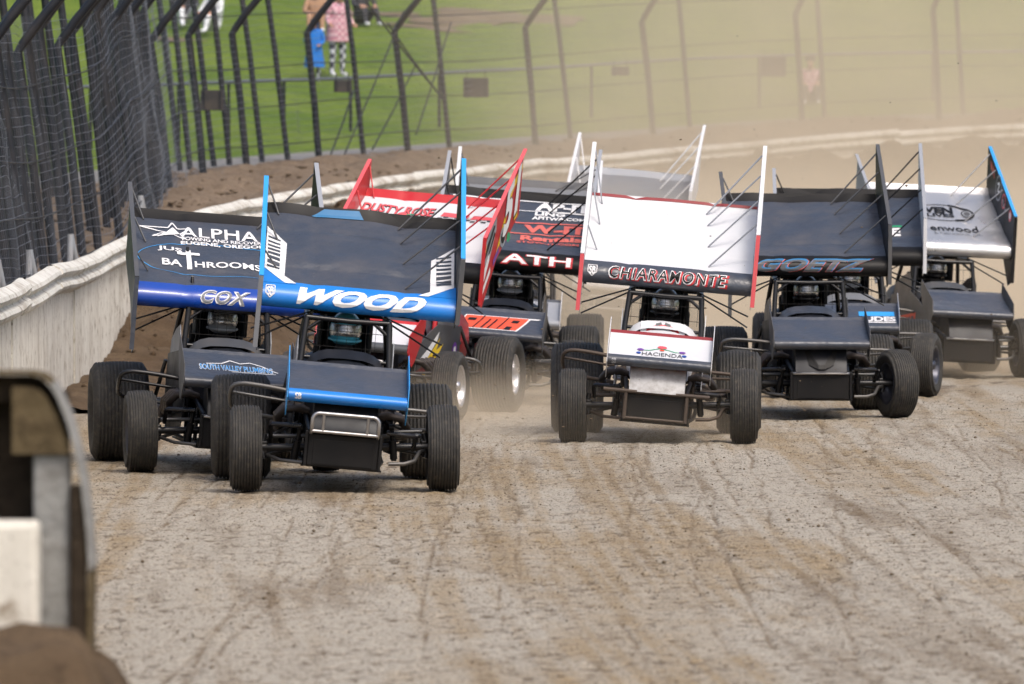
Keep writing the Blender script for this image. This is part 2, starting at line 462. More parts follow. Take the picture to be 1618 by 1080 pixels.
def np_grid(name, X, Y, Z, mat, attr=None):
    nr, nc = X.shape
    me = bpy.data.meshes.new(name)
    co = np.stack([X, Y, Z], -1).reshape(-1, 3).astype(np.float32)
    idx = np.arange(nr * nc).reshape(nr, nc)
    q = np.stack([idx[:-1, :-1], idx[:-1, 1:], idx[1:, 1:], idx[1:, :-1]], -1).reshape(-1, 4)
    me.vertices.add(len(co)); me.vertices.foreach_set('co', co.ravel())
    me.loops.add(q.size); me.loops.foreach_set('vertex_index', q.ravel().astype(np.int32))
    me.polygons.add(len(q)); me.polygons.foreach_set('loop_start', np.arange(0, q.size, 4, dtype=np.int32))
    me.polygons.foreach_set('loop_total', np.full(len(q), 4, np.int32))
    me.polygons.foreach_set('use_smooth', np.ones(len(q), bool))
    me.update(calc_edges=True)
    if attr is not None:
        a = me.color_attributes.new('tone', 'FLOAT_COLOR', 'POINT')
        a.data.foreach_set('color', attr.reshape(-1, 4).astype(np.float32).ravel())
    me.materials.append(mat)
    o = bpy.data.objects.new(name, me); COL.objects.link(o)
    return o

# ---- race track surface
ys = np.concatenate([np.arange(20, 37, 0.5), np.arange(37, 56, 0.036), np.arange(56, 82, 0.06), np.arange(82, 146, 0.28)])
xs = np.concatenate([np.arange(-6.2, -3.4, .12), np.arange(-3.4, 4.6, .025), np.arange(4.6, 8.0, .1), np.arange(8, 26, 1.0)])
GX, GY = np.meshgrid(xs, ys)
# ruts sweep along the racing line: lateral coordinate that follows the cars' curved path
curve = 0.0011 * (GY - 50) ** 2 * np.where(GY > 50, 0.55, 1.1)
lat = GX + 0.03 * (GY - 50) - curve
broad = fbm(lat * .8, GY * .10, 21, 4)
streak = fbm(lat * 5.5, GY * .16, 31, 4)
streak2 = fbm(lat * 13.0, GY * .13, 36, 3)
GZ = in_ground(GX.ravel(), GY.ravel()).reshape(GX.shape)
GZ = GZ + (broad - .47) * 0.05 + (streak - .47) * 0.014 + (streak2 - .45) * 0.006
fine = vnoise(GX * 13, GY * 8, 41) * .45 + vnoise(GX * 24, GY * 15, 42) * .55
rough_mask = sstep(.42, .62, fbm(lat * 1.5, GY * .35, 51, 3))
pit = sstep(.40, .16, fine)
GZ = GZ + (fine - .5) * (0.018 + 0.016 * rough_mask) - pit * 0.016
tone = np.zeros(GX.shape + (4,))
tone[..., 3] = 1
damp_shade = sstep(.48, .70, fbm(lat * 2.2, GY * .22, 61, 4)) * .30 + sstep(.53, .68, streak) * .20 + sstep(.54, .68, streak2) * .20  # streak terms paint rut shading into the colour, on top of damp patches
for k in range(64):      # thin tyre-tread cracks and skid lines
    x0 = RNG.uniform(-3.6, 5.5); a = RNG.uniform(-.02, .035); c2 = RNG.uniform(-.0008, .0026); y0 = RNG.uniform(33, 68); ln = RNG.uniform(9, 24)
    xc = x0 + a * (GY - y0) + c2 * (GY - y0) ** 2 + (vnoise(GY * 0.9, GY * 0 + k * 7.3, 71) - .5) * .06
    w = RNG.uniform(.012, .018)
    g = np.exp(-((GX - xc) / w) ** 2) * sstep(0, 1.2, GY - y0) * (1 - sstep(ln - 1.5, ln, GY - y0)) * (0.6 + .4 * sstep(.3, .6, vnoise(GY * 2.1, GY * 0 + k, 81)))
    GZ = GZ - g * 0.009
    damp_shade = np.maximum(damp_shade, g * .62)
tone[..., 0] = np.clip(damp_shade, 0, 1)
tone[..., 2] = np.clip(fine, 0, 1)
tone[..., 1] = np.clip(sstep(.40, .62, broad) * .55 - rough_mask * .12 + sstep(.5, .7, fbm(lat * 1.1, GY * .12, 91)) * .35 + sstep(.52, .40, streak2) * .30, 0, 1)
structure(np_grid('race_track', GX, GY, GZ, TRACK, tone))
def track_z(x, y):
    i = int(np.clip(np.searchsorted(ys, y), 1, len(ys) - 1)); j = int(np.clip(np.searchsorted(xs, x), 1, len(xs) - 1))
    return float(GZ[i, j])

# ---- wide ground to the horizon
g = MB(); N = 24
rows = [[(-900 + 1800 * j / N, -300 + 1500 * i / N, -0.32) for j in range(N + 1)] for i in range(N + 1)]
g.grid(rows); structure(link('ground', g.mesh('ground'), FIELD))

# ---- strips outside the wall, and the soil pushed against its foot
def strip(name, s0, s1, ds, dd, fz, mat):
    s = np.arange(s0, s1, ds); S, D = np.meshgrid(s, np.array(dd), indexing='ij')
    x, y, z, nx, ny = wall_at(S)
    return structure(np_grid(name, x + nx * D, y + ny * D, fz(S, D), mat))
S_NEAR, S_FAR = s_of_Y(30), WS[-1]
strip('mulch_bank', S_NEAR, s_of_Y(125) + 40, .16, np.concatenate([[.04, .1, .2, .3, .4, .5], np.arange(.62, 3.6, .11)]),
      lambda S, D: outer_z(S, D) + ((vnoise(S * 5, D * 5, 3) - .5) * .09 + (vnoise(S * 2.1, D * 2.3, 8) - .5) * .12) * sstep(.3, .8, D), MULCH)
strip('gravel_path', 40, S_FAR - 4, .6, [3.35, 3.45, 3.8, 4.3, 4.6, 4.95], lambda S, D: outer_z(S, D) + 0.015 - 0.06 * (D < 3.4), PATHG)
strip('grass_hill', 40, S_FAR - 4, .5, np.concatenate([np.arange(4.8, 30, .35), np.arange(30, 140, 4)]),
      lambda S, D: outer_z(S, D) + (vnoise(S * 2.5, D * 2.5, 13) - .5) * .09 * sstep(4.8, 5.2, D), GRASS)
def berm_z(S, D):
    x, y, zb, nx, ny = wall_at(S)
    h = 0.10 + 0.62 * sstep(86, 93, y) + 0.38 * sstep(96, 108, y)
    X = x + nx * D; Y = y + ny * D
    prof = 1 - sstep(.15, 2.4, -D)
    lum = (fbm(X * 2.4, Y * 1.2, 15, 4) - .47) * .42 + (vnoise(X * 9, Y * 6, 16) - .5) * .09
    tz = in_ground(X.ravel(), Y.ravel()).reshape(X.shape)
    return tz + h * prof + lum * sstep(0, .35, prof) * (.35 + h) - 0.10 * (1 - sstep(0, .12, prof))
strip('dirt_berm', s_of_Y(76), S_FAR - 60, .13, -np.concatenate([[0.02], np.arange(.1, 2.9, .09)]), berm_z, BERM)

# ---------------------------------------------------------------- track wall: concrete panels under a W-beam guardrail
wall = thing('track_wall', 'long whitewashed concrete track wall topped with a white corrugated guardrail', 'wall', (WC[0, 0], 40, 0))
WM = Matrix.Translation(Vector(wall.location)).inverted()
def sweep(prof, s0, s1, ds, cap=True, dz=0.0, closed=True):
    n = max(2, int((s1 - s0) / ds) + 1); mb = MB(); rows = []
    for s in np.linspace(s0, s1, n):
        x, y, z, nx, ny = wall_at(s)
        rows.append([(x + nx * d, y + ny * d, z + h + dz) for d, h in prof] + ([(x + nx * prof[0][0], y + ny * prof[0][1 - 1], z + prof[0][1] + dz)] if closed else []))
    mb.grid(rows, smooth=False)
    if cap and closed:
        k = len(prof)
        mb.add(rows[0][:k], [tuple(range(k))]); mb.add(rows[-1][:k], [tuple(range(k))[::-1]])
    return mb
panel_prof = [(-.02, -.5), (-.02, WALL_H - .20), (.0, WALL_H - .18), (.20, WALL_H - .18), (.22, WALL_H - .20), (.22, -.5)]
s = s_of_Y(48.2); i = 0
while s < S_FAR - 30:
    L = 7.1 if i % 3 else 6.3
    pr = [(d - .012 * (i % 2), h) for d, h in panel_prof]
    link('wall_panel', sweep(pr, s + .035, s + L - .035, 1.2).mesh('wall_panel'), WALLP, wall, WM)
    s += L; i += 1
def wbeam(t=.006):
    h = [0, .02, .05, .085, .115, .14, .155, .17, .195, .225, .26, .29, .31]
    d = [.015, -.015, -.062, -.078, -.062, -.02, -.008, -.02, -.062, -.078, -.062, -.015, .015]
    f = [(-.045 + dd, WALL_H - .31 + hh) for dd, hh in zip(d, h)]
    return f + [(a + .03, b) for a, b in f[::-1]]
WB = wbeam()
s = s_of_Y(70.3) - 7.4 * 4; i = 0
while s < S_FAR - 30:
    pr = [(d - .014 * (i % 2) , h) for d, h in WB]
    mb = sweep(pr, s - .12, s + 7.4 + .02, 0.8, dz=.006 * (i % 2))
    me = mb.mesh('rail_section')
    # dings from cars that have hit it
    rr = np.random.default_rng(100 + i)
    for v in me.vertices:
        v.co.z += (vnoise(v.co.y * .45, i * 3.0, 3) - .5) * .05
        v.co.x += (vnoise(v.co.y * .6, i * 5.0, 4) - .5) * .04
    link('rail_section', me, RAILP, wall, WM)
    s += 7.4; i += 1

# ---------------------------------------------------------------- catch fence
fence = thing('catch_fence', 'tall dark catch fence of bent posts and wire mesh behind the track wall', 'fence', (-4.8, 60, 1.4))
FM = Matrix.Translation(Vector(fence.location)).inverted()
def fence_d(Y): return 0.40 + 2.9 * sstep(91, 119, Y)
FS = np.arange(s_of_Y(46), S_FAR - 45, .5)
def fence_pt(s, dd=0.0, h=0.0):
    x, y, z, nx, ny = wall_at(s)
    d = float(fence_d(y)) + dd
    zz = float(np.mean(outer_z(s + np.linspace(-4, 4, 9), np.full(9, d))))
    return Vector((x + nx * d, y + ny * d, zz + h)), Vector((nx, ny, 0))
def s_for_px(px, dd=0.0):
    best = None
    for s in np.arange(s_of_Y(60), S_FAR - 46, .25):
        p, n = fence_pt(s, dd)
        e = abs(809 + FPX * p.x / p.y - px)
        if best is None or e < best[0]: best = (e, s)
    return best[1]
LEAN = .13      # the fence leans away from the track
def bent_post(s, dd=0.0, bend=2.05, r=.05, total=3.4):
    p, n = fence_pt(s, dd); mb = MB()
    jx = RNG.uniform(-.04, .04); jy = RNG.uniform(-.05, .05)
    tp = p + n * (LEAN * bend) + Vector((jx, jy, bend))
    inn = -n
    q = [p + Vector((0, 0, -.35)), p + n * (LEAN * bend * .5) + Vector((jx * .5, jy * .5, bend * .5)), tp, tp + inn * .06 + Vector((0, 0, .10)), tp + inn * .22 + Vector((0, 0, .32)), tp + inn * .75 + Vector((0, 0, .95))]
    mb.tube(q, r, 8)
    link('bent_post', mb.mesh('bent_post'), POSTM, fence, FM)
def straight_post(s, dd=0.5, h=3.6, r=.045):
    p, n = fence_pt(s, dd); mb = MB()
    jx = RNG.uniform(-.07, .05)
    mb.tube([p + Vector((0, 0, -.35)), p + n * (LEAN * h * .5) + Vector((jx * .5, 0, h * .5)), p + n * (LEAN * h) + Vector((jx, 0, h))], r, 8)
    link('post', mb.mesh('post'), POSTM, fence, FM)
for px in (272, 325, 392, 505, 645, 845, 1040, 1265, 1487): bent_post(s_for_px(px), r=.055)
for px in (262, 288, 305, 345, 365, 418, 458, 575, 715, 906, 1098, 1310, 1528): straight_post(s_for_px(px, .5), .5)
# the near run along the wall: posts bunch up in the view along the fence
Yp = 60.0; k = 0
while Yp < 106:
    s0 = s_of_Y(Yp)
    bent_post(s0, 0.0, bend=2.5 + .12 * (k % 3), r=.052)
    straight_post(s0 + .55, .42, r=.046)
    if k % 4 == 0: straight_post(s0 + .2, 1.3, r=.05)
    p, n = fence_pt(s0)
    if Yp < 95 and k % 4 == 1:      # pale splayed foot plates on the wall top
        mb = MB()
        for dx, dy in ((.0, -.12), (.10, .10), (-.09, .08)):
            mb.tube([p + Vector((0, 0, .42)), p + Vector((dx * .5, dy * .5, .16)), p + Vector((dx * 1.6, dy * 1.6, -.2))], .04, 6)
        link('post_foot', mb.mesh('post_foot'), POSTB, fence, FM)
    Yp += 1.45 + .2 * ((k * 7) % 3); k += 1
# wire mesh (joined: far too many strands to pick apart)
FP = [fence_pt(s, -.06) for s in FS]
mb = MB()
H0, H1 = 0.0, 3.1
def wob(s, h): return (vnoise(np.array(s * .8), np.array(h * 2.0), 23) - .5) * .16
for h in np.arange(H0, H1, .1):
    path = [p + n * (LEAN * h + float(wob(s, h))) + Vector((0, 0, h + float(wob(s + 50, h)) * .4)) for (p, n), s in zip(FP, FS)]
    mb.tube(path, .0030, 3, cap=False, smooth=False)
for s in np.arange(FS[0], FS[-1], .2):
    p, n = fence_pt(s, -.06)
    mb.tube([p + n * (LEAN * h + float(wob(s, h))) + Vector((0, 0, h)) for h in np.linspace(H0, H1, 6)], .0016, 3, cap=False, smooth=False)
o = link('wire_mesh', mb.mesh('wire_mesh', fix=False), WIREM, fence, FM); o['kind'] = 'stuff'
for h in (.35, .95, 1.55, 2.35):       # steel cables
    mb = MB()
    mb.tube([p + n * (LEAN * h) + Vector((0, 0, h + .03 * math.sin(s * .37 + h))) for (p, n), s in zip(FP, FS)], .009, 5, cap=False)
    link('cable', mb.mesh('cable'), POSTM, fence, FM)
for (xa, ha, xb, hb) in ((575, 2.6, 700, .9), (540, 0.0, 640, 2.4), (520, .0, 560, 1.1), (612, 2.2, 690, 1.0), (590, .1, 655, 1.5), (655, .3, 715, 2.2)):
    a, _ = fence_pt(s_for_px(xa, .25), .25, ha); b_, _ = fence_pt(s_for_px(xb, .25), .25, hb)
    mb = MB().tube([a, (a + b_) / 2 + Vector((0, 0, -.03)), b_], .016, 6)
    link('brace', mb.mesh('brace'), POSTM, fence, FM)

# spectators' pipe rail on the grass behind the fence
rail = thing('spectator_rail', 'low galvanised pipe rail on the grass between fence and spectators', 'railing', (-4, 120, 2.4))
RM = Matrix.Translation(Vector(rail.location)).inverted()
def rail_pt(s, h):
    x, y, z = off(s, 6.6); return Vector((x, y, float(outer_z(np.array([s]), np.array([6.6]))[0]) + h))
SR = np.arange(s_of_Y(62), S_FAR - 50, 1.0)
mb = MB().tube([rail_pt(s, .98) for s in SR], .03, 7)
link('top_pipe', mb.mesh('top_pipe'), WIREM, rail, RM)
for s in np.arange(SR[0], SR[-1], 2.9):
    mb = MB().tube([rail_pt(s, -.3), rail_pt(s, .96)], .03, 7)
    link('rail_post', mb.mesh('rail_post'), POSTM, rail, RM)

# sign boards hung on the fence, seen from behind
def hung_board(px, py, w, h, label):
    s0 = s_for_px(px); p, n = fence_pt(s0)
    Y = p.y + .02; sc = FPX / Y
    c = at(px, py, Y)
    mb = MB(); W, Hh = w / sc, h / sc
    mb.box((0, 0, 0), (W, .03, Hh), bev=.006)
    o = thing('fence_board', label, 'sign board', c, 0, 'dark boards hung on the catch fence')
    link('board', mb.mesh('board'), SIGNM, o)
    fr = MB()
    for sx in (-1, 1): fr.box((sx * W * .36, .0, Hh * .5 + .05), (.012, .012, .14)); fr.box((sx * W * .36, -.022, 0), (.03, .012, Hh * .96))
    link('hanger', fr.mesh('hanger'), POSTM, o)
hung_board(335, 158, 36, 32, 'dark rectangular board hung on the fence nearest the bunched left posts')
hung_board(541, 136, 27, 19, 'small dark board hung on the fence just below the spectator in the pink jacket')
hung_board(752, 138, 40, 31, 'dusty dark board hung on the fence above the red car numbered 51')
hung_board(980, 112, 28, 14, 'thin dark board hung on the fence above the white winged car')
hung_board(1222, 105, 40, 31, 'large dust-faded board hung on the fence above the right-hand cars')

# ---------------------------------------------------------------- near wall end at the left edge (out of focus)
WEY, WEZ = 30.0, 0.74
we = thing('wall_end', 'blurred rounded white shell end of a barrier with grey timber post in left foreground', 'barrier', (-1.99, WEY, WEZ))
# outline (x from the picture's left edge, z above its foot)
A1 = [(-.35, 1.117), (.13, 1.117), (.178, 1.108), (.218, 1.075), (.25, 1.02), (.285, .93), (.315, .82), (.340, .69), (.358, .53), (.370, .356), (.366, .1), (.366, -.15)]
A2 = [(-.35, 1.107), (.126, 1.107), (.172, 1.098), (.209, 1.067), (.239, 1.013), (.272, .923), (.301, .815), (.325, .687), (.342, .53), (.353, .356), (.349, .1), (.349, -.15)]
mb = MB()
F1 = [(x, 0, z) for x, z in A1]; F2 = [(x, 0, z) for x, z in A2]; B1 = [(x, .32, z) for x, z in A1]; B2 = [(x, .32, z) for x, z in A2]
mb.grid([F1, B1]); mb.grid([F2, B2]); mb.grid([F1, F2], smooth=False); mb.grid([B1, B2], smooth=False)
link('shell', mb.mesh('shell'), WOODM, we)
es = MB(); es.grid([[(x + .003, -.012, z + .003) for x, z in A1[3:10]], [(x + .003, .30, z + .003) for x, z in A1[3:10]]]); es.grid([[(x + .003, -.012, z + .003) for x, z in A1[3:10]], [(x - .012, -.012, z - .006) for x, z in A1[3:10]]], smooth=False)
link('edge_strip', es.mesh('edge_strip'), GREYPOST, we)
mb = MB().prism([(.06, 1.06), (.13, 1.06), (.17, 1.045), (.20, 1.01), (.235, .95), (.262, .88), (.285, .80), (.06, .80)], 'y', .02, .09)
link('plank', mb.mesh('plank'), WOODM, we)
link('top_board', MB().prism([(-.35, 1.10), (.126, 1.10), (.165, 1.09), (.20, 1.055), (.23, 1.0), (-.35, 1.0)], 'y', .10, .16).mesh('top_board'), DARKWOOD, we)
link('back_board', MB().box((-.06, .26, .40), (.66, .05, 1.28), bev=.01).mesh('back_board'), DARKWOOD, we)
link('post', MB().box((.212, .10, .36), (.145, .10, .88), bev=.015).mesh('post'), GREYPOST, we)
link('side_post', MB().box((.315, .05, .25), (.062, .09, .86), bev=.010).mesh('side_post'), DARKWOOD, we)
blk = MB().box((-.07, -.12, .20), (.45, .22, .70), bev=.025)
tag(link('concrete_block', blk.mesh('concrete_block'), WALLP, None, Matrix.Translation((-1.97, WEY, WEZ))), 'blurred white concrete block standing at the foot of the left foreground barrier', 'concrete block')
X, Y = np.meshgrid(np.arange(-4.2, -.9, .05), np.arange(27.0, 33.0, .05))
Z = -.1 + 1.03 * (1 - .17 * sstep(28.4, 29.6, Y)) * (1 - sstep(-1.62, -1.15, X + (fbm(Y * 1.5, X * 0 + 3, 78) - .47) * .25)) * (1 - sstep(30.4, 31.2, Y)) * sstep(27.0, 28.2, Y) + (fbm(X * 4, Y * 4, 77) - .47) * .20
structure(np_grid('dirt_mound', X, Y, Z, BERM))
# ---------------------------------------------------------------- sprint cars
# car frame: x to the right in the picture (the car's left), y backwards from the front axle, z up
WPROF = [(1.05, 1.345), (.992, 1.368), (.975, 1.415), (.985, 1.465), (1.03, 1.51), (1.115, 1.547), (1.25, 1.600), (1.40, 1.660),
         (1.53, 1.730), (1.70, 1.815), (1.87, 1.905), (1.97, 1.957), (2.08, 2.005), (2.20, 2.062), (2.225, 2.085), (2.275, 2.145)]
BAND_I, STRIP_I = 5, 13
WARC = [0.0]
for a, b in zip(WPROF, WPROF[1:]): WARC.append(WARC[-1] + math.hypot(b[0] - a[0], b[1] - a[1]))
V_BAND, V_STRIP, V_END = WARC[BAND_I], WARC[STRIP_I], WARC[-1]
HALF = .76
def prof_at(PR, ARC, v):
    v = min(max(v, 0), ARC[-1])
    for i in range(len(ARC) - 1):
        if v <= ARC[i + 1] + 1e-9:
            t = (v - ARC[i]) / (ARC[i + 1] - ARC[i]); a, b = PR[i], PR[i + 1]
            dy, dz = b[0] - a[0], b[1] - a[1]; L = math.hypot(dy, dz)
            return a[0] + dy * t, a[1] + dz * t, -dz / L, dy / L      # point and upward/forward normal
NPROF = [(-.46, .672), (-.515, .690), (-.535, .722), (-.515, .752), (-.46, .770), (-.36, .800), (-.22, .842), (-.08, .895), (.02, .945), (.05, .972)]
NARC = [0.0]
for a, b in zip(NPROF, NPROF[1:]): NARC.append(NARC[-1] + math.hypot(b[0] - a[0], b[1] - a[1]))
NBAND = NARC[4]; NSTRIP = NARC[8]; NHALF = .455

def wing_map(dents=0.0, seed=0):
    def f(u, v, e=0.0):
        y, z, ny, nz = prof_at(WPROF, WARC, v)
        d = float(vnoise(np.array(u * 3.1), np.array(v * 3.3), seed) - .5) * dents * min(1, max(0, (v - V_BAND) * 6)) if dents else 0
        if dents:
            d -= .009 * math.exp(-((abs(u) - .36) / .05) ** 2)
            for vc, am in ((WARC[7], .011), (WARC[11], .013)): d -= am * math.exp(-((v - vc + .02 * math.sin(u * 5 + seed)) / .045) ** 2) * min(1, dents / .03)
        return (u, y + ny * (e + d), z + nz * (e + d))
    return f
def nose_map(u, v, e=0.0):
    y, z, ny, nz = prof_at(NPROF, NARC, v)
    return (u, y + ny * e, z + nz * e)

# ---- flat lettering and decal shapes, mapped onto a surface
_TXT = {}
def text2d(body, shear=0.0, bold=0.0, sp=1.0):
    key = (body, shear, bold, sp)
    if key not in _TXT:
        cu = bpy.data.curves.new('lettering', 'FONT'); cu.body = body; cu.size = 1.0; cu.shear = shear; cu.offset = bold; cu.space_character = sp
        cu.resolution_u = 3; cu.fill_mode = 'BOTH'
        ob = bpy.data.objects.new('lettering', cu); COL.objects.link(ob)
        dg = bpy.context.evaluated_depsgraph_get(); dg.update()
        me = bpy.data.meshes.new_from_object(ob.evaluated_get(dg))
        V = [(v.co.x, v.co.y) for v in me.vertices]; F = [tuple(p.vertices) for p in me.polygons]
        bpy.data.objects.remove(ob); bpy.data.curves.remove(cu); bpy.data.meshes.remove(me)
        x0 = min(v[0] for v in V); x1 = max(v[0] for v in V); y0 = min(v[1] for v in V); y1 = max(v[1] for v in V)
        V = [((x - (x0 + x1) / 2) / (x1 - x0), (y - (y0 + y1) / 2) / (y1 - y0)) for x, y in V]
        _TXT[key] = (V, F)
    return _TXT[key]
def T(body, cu, cv, w, h, shear=0.0, bold=0.0, arc=0.0, rot=0.0, slant=0.0, sp=1.0):
    V, F = text2d(body, shear, bold, sp)
    out = []
    for x, y in V:
        X, Y = x * w, y * h + arc * (x * x * 4) + slant * x
        if rot: X, Y = X * math.cos(rot) - Y * math.sin(rot), X * math.sin(rot) + Y * math.cos(rot)
        out.append((cu + X, cv + Y))
    return (out, F)
def POLY(*polys):
    V, F = [], []
    for p in polys:
        F.append(tuple(range(len(V), len(V) + len(p)))); V += list(p)
    return (V, F)
def RING(cu, cv, ru, rv, th, n=40, a0=0, a1=2 * PI):
    V = []; F = []
    for k in range(n + 1):
        a = a0 + (a1 - a0) * k / n
        V += [(cu + ru * math.cos(a), cv + rv * math.sin(a)), (cu + (ru - th) * math.cos(a), cv + (rv - th) * math.sin(a))]
    F = [(2 * k, 2 * k + 1, 2 * k + 3, 2 * k + 2) for k in range(n)]
    return (V, F)
def DISC(cu, cv, ru, rv, n=20):
    return POLY([(cu + ru * math.cos(2 * PI * k / n), cv + rv * math.sin(2 * PI * k / n)) for k in range(n)])
def LINE(pts, th):
    V = []; F = []
    for (a, b) in zip(pts, pts[1:]):
        dx, dy = b[0] - a[0], b[1] - a[1]; L = math.hypot(dx, dy) or 1; nx, ny = -dy / L * th / 2, dx / L * th / 2
        i = len(V); V += [(a[0] + nx, a[1] + ny), (a[0] - nx, a[1] - ny), (b[0] - nx, b[1] - ny), (b[0] + nx, b[1] + ny)]; F.append((i, i + 1, i + 2, i + 3))
    return (V, F)
def decal_mesh(shape, fmap, cuts, e, ucuts=()):
    V, F = shape
    bm = bmesh.new()
    bv = [bm.verts.new((x, y, 0)) for x, y in V]
    for f in F:
        try: bm.faces.new([bv[i] for i in f])
        except ValueError: pass
    lo = min(v[1] for v in V); hi = max(v[1] for v in V)
    for c in cuts:
        if lo < c < hi: bmesh.ops.bisect_plane(bm, geom=list(bm.verts) + list(bm.edges) + list(bm.faces), plane_co=(0, c, 0), plane_no=(0, 1, 0))
    lo = min(v[0] for v in V); hi = max(v[0] for v in V)
    for c in ucuts:
        if lo < c < hi: bmesh.ops.bisect_plane(bm, geom=list(bm.verts) + list(bm.edges) + list(bm.faces), plane_co=(c, 0, 0), plane_no=(1, 0, 0))
    for v in bm.verts: v.co = Vector(fmap(v.co.x, v.co.y, e))
    me = bpy.data.meshes.new('lettering'); bm.to_mesh(me); bm.free()
    me.materials.append(None)
    return me

# ---- meshes shared by all cars
def smooth_path(P, it=2):
    P = [Vector(p) for p in P]
    for _ in range(it):
        Q = [P[0]]
        for a, b in zip(P, P[1:]): Q += [a.lerp(b, .25), a.lerp(b, .75)]
        P = Q + [P[-1]]
    return P
SH = {}
def tyre_mesh(name, r, w, grooves):
    pr = []
    rb = .192
    half = [(-.36 * w, rb - .012), (-.40 * w, rb), (-.47 * w, rb + .25 * (r - rb)), (-.50 * w, rb + .50 * (r - rb)), (-.495 * w, rb + .72 * (r - rb)), (-.465 * w, r - .045), (-.435 * w, r - .020)]
    tread = []
    gw = .0055; x0 = -.405 * w; x1 = .405 * w
    cen = [x0 + (x1 - x0) * (k + .5) / grooves for k in range(grooves)]
    def rr(x): return r - .010 * (abs(x) / (.42 * w)) ** 2.2
    tread.append((x0, rr(x0)))
    for c in cen:
        for dx, dr in ((-gw, 0), (-gw * .6, -.011), (gw * .6, -.011), (gw, 0)): tread.append((c + dx, rr(c) + dr))
    tread.append((x1, rr(x1)))
    pr = half + tread + [(-x, q) for x, q in half[::-1]]
    return MB().lathe_x(pr, 56).mesh(name)
def rim_mesh(name, w, side):
    """side=+1: dished outer face towards +x"""
    h = .40 * w
    pr = [(h + .006, .205), (h + .010, .190), (h - .012, .180), (h - .05, .172), (h * .35, .165), (h * .30, .150), (h * .30, .085), (h * .36, .075), (h * .36, .0005)]
    pr = [(x * side, q) for x, q in pr]
    mb = MB().lathe_x(pr, 40)
    pi_ = [(-h - .006, .205), (-h - .010, .190), (-h + .012, .180), (-h + .05, .168), (h * .1, .160), (h * .12, .0005)]
    mb.lathe_x([(x * side, q) for x, q in pi_], 40)
    for k in range(8):
        a = 2 * PI * k / 8; c = (side * h * .33, .115 * math.cos(a), .115 * math.sin(a))
        mb.tube([(c[0] - .01, c[1], c[2]), (c[0] + side * .022, c[1], c[2])], .012, 6)
    mb.lathe_x([(side * (h * .33), .05), (side * (h * .33 + .06), .045), (side * (h * .33 + .065), .0005)], 16)
    return mb.mesh(name)
SH['tyre_f'] = tyre_mesh('front_tyre', .335, .245, 9)
SH['tyre_rr'] = tyre_mesh('right_rear_tyre', .42, .475, 13)
SH['tyre_lr'] = tyre_mesh('left_rear_tyre', .38, .41, 11)
for nm, w in (('f', .245), ('rr', .475), ('lr', .41)):
    SH['rim_' + nm + '+'] = rim_mesh('rim', w, 1); SH['rim_' + nm + '-'] = rim_mesh('rim', w, -1)

def both(fn):
    mb = MB()
    for s_ in (-1, 1): fn(mb, s_)
    return mb
# main frame rails and roll cage
mb = MB()
for s_ in (-1, 1):
    mb.tube([(s_*.27, -.36, .21), (s_*.34, .6, .22), (s_*.36, 1.9, .25), (s_*.30, 2.35, .34)], .020)
    mb.tube([(s_*.26, -.36, .45), (s_*.31, .5, .62), (s_*.35, .95, .74), (s_*.37, 1.8, .78), (s_*.30, 2.4, .66)], .020)
    for y0, z0, z1 in ((-.36, .21, .45), (.15, .215, .53), (.75, .22, .70), (1.35, .235, .76), (1.9, .25, .76)):
        mb.tube([(s_*(.27+.04*min(1, y0)), y0, z0), (s_*(.265+.05*min(1, y0)), y0 + .02, z1)], .017)
    mb.tube([(s_*.31, .2, .23), (s_*.33, .72, .68)], .014)
SH['frame'] = mb.mesh('frame_rails')
mb = MB()
for s_ in (-1, 1):
    mb.tube([(s_*.355, .92, .74), (s_*.345, .98, 1.0), (s_*.325, 1.03, 1.29)], .024)
    mb.tube([(s_*.325, 1.03, 1.29), (s_*.318, 1.30, 1.325), (s_*.31, 1.68, 1.33)], .022)
    mb.tube([(s_*.31, 1.68, 1.33), (s_*.35, 1.80, 1.05), (s_*.37, 1.88, .76)], .022)
    mb.tube([(s_*.335, 1.02, 1.18), (s_*.20, 1.03, 1.285)], .015)
    mb.tube([(s_*.345, .99, .98), (s_*.36, 1.45, .94), (s_*.36, 1.82, .98)], .018)
    mb.tube([(s_*.14, 1.68, 1.33), (s_*.17, 1.78, 1.02), (s_*.2, 1.9, .72)], .017)
mb.tube([(-.325, 1.03, 1.29), (0, 1.03, 1.283), (.325, 1.03, 1.29)], .022)
mb.tube([(-.31, 1.68, 1.33), (.31, 1.68, 1.33)], .022)
mb.tube([(-.345, .99, .98), (.345, .99, .98)], .016)
SH['cage'] = mb.mesh('roll_cage')
mb = MB()
for k in range(9): x = -.30 + .6 * k / 8; mb.tube([(x, 1.0, 1.03), (x, 1.022, 1.275)], .0016, 4)
for z in (1.075, 1.20): mb.tube([(-.32, 1.01, z), (.32, 1.01, z)], .0026, 4)
SH['screen'] = mb.mesh('rock_screen')
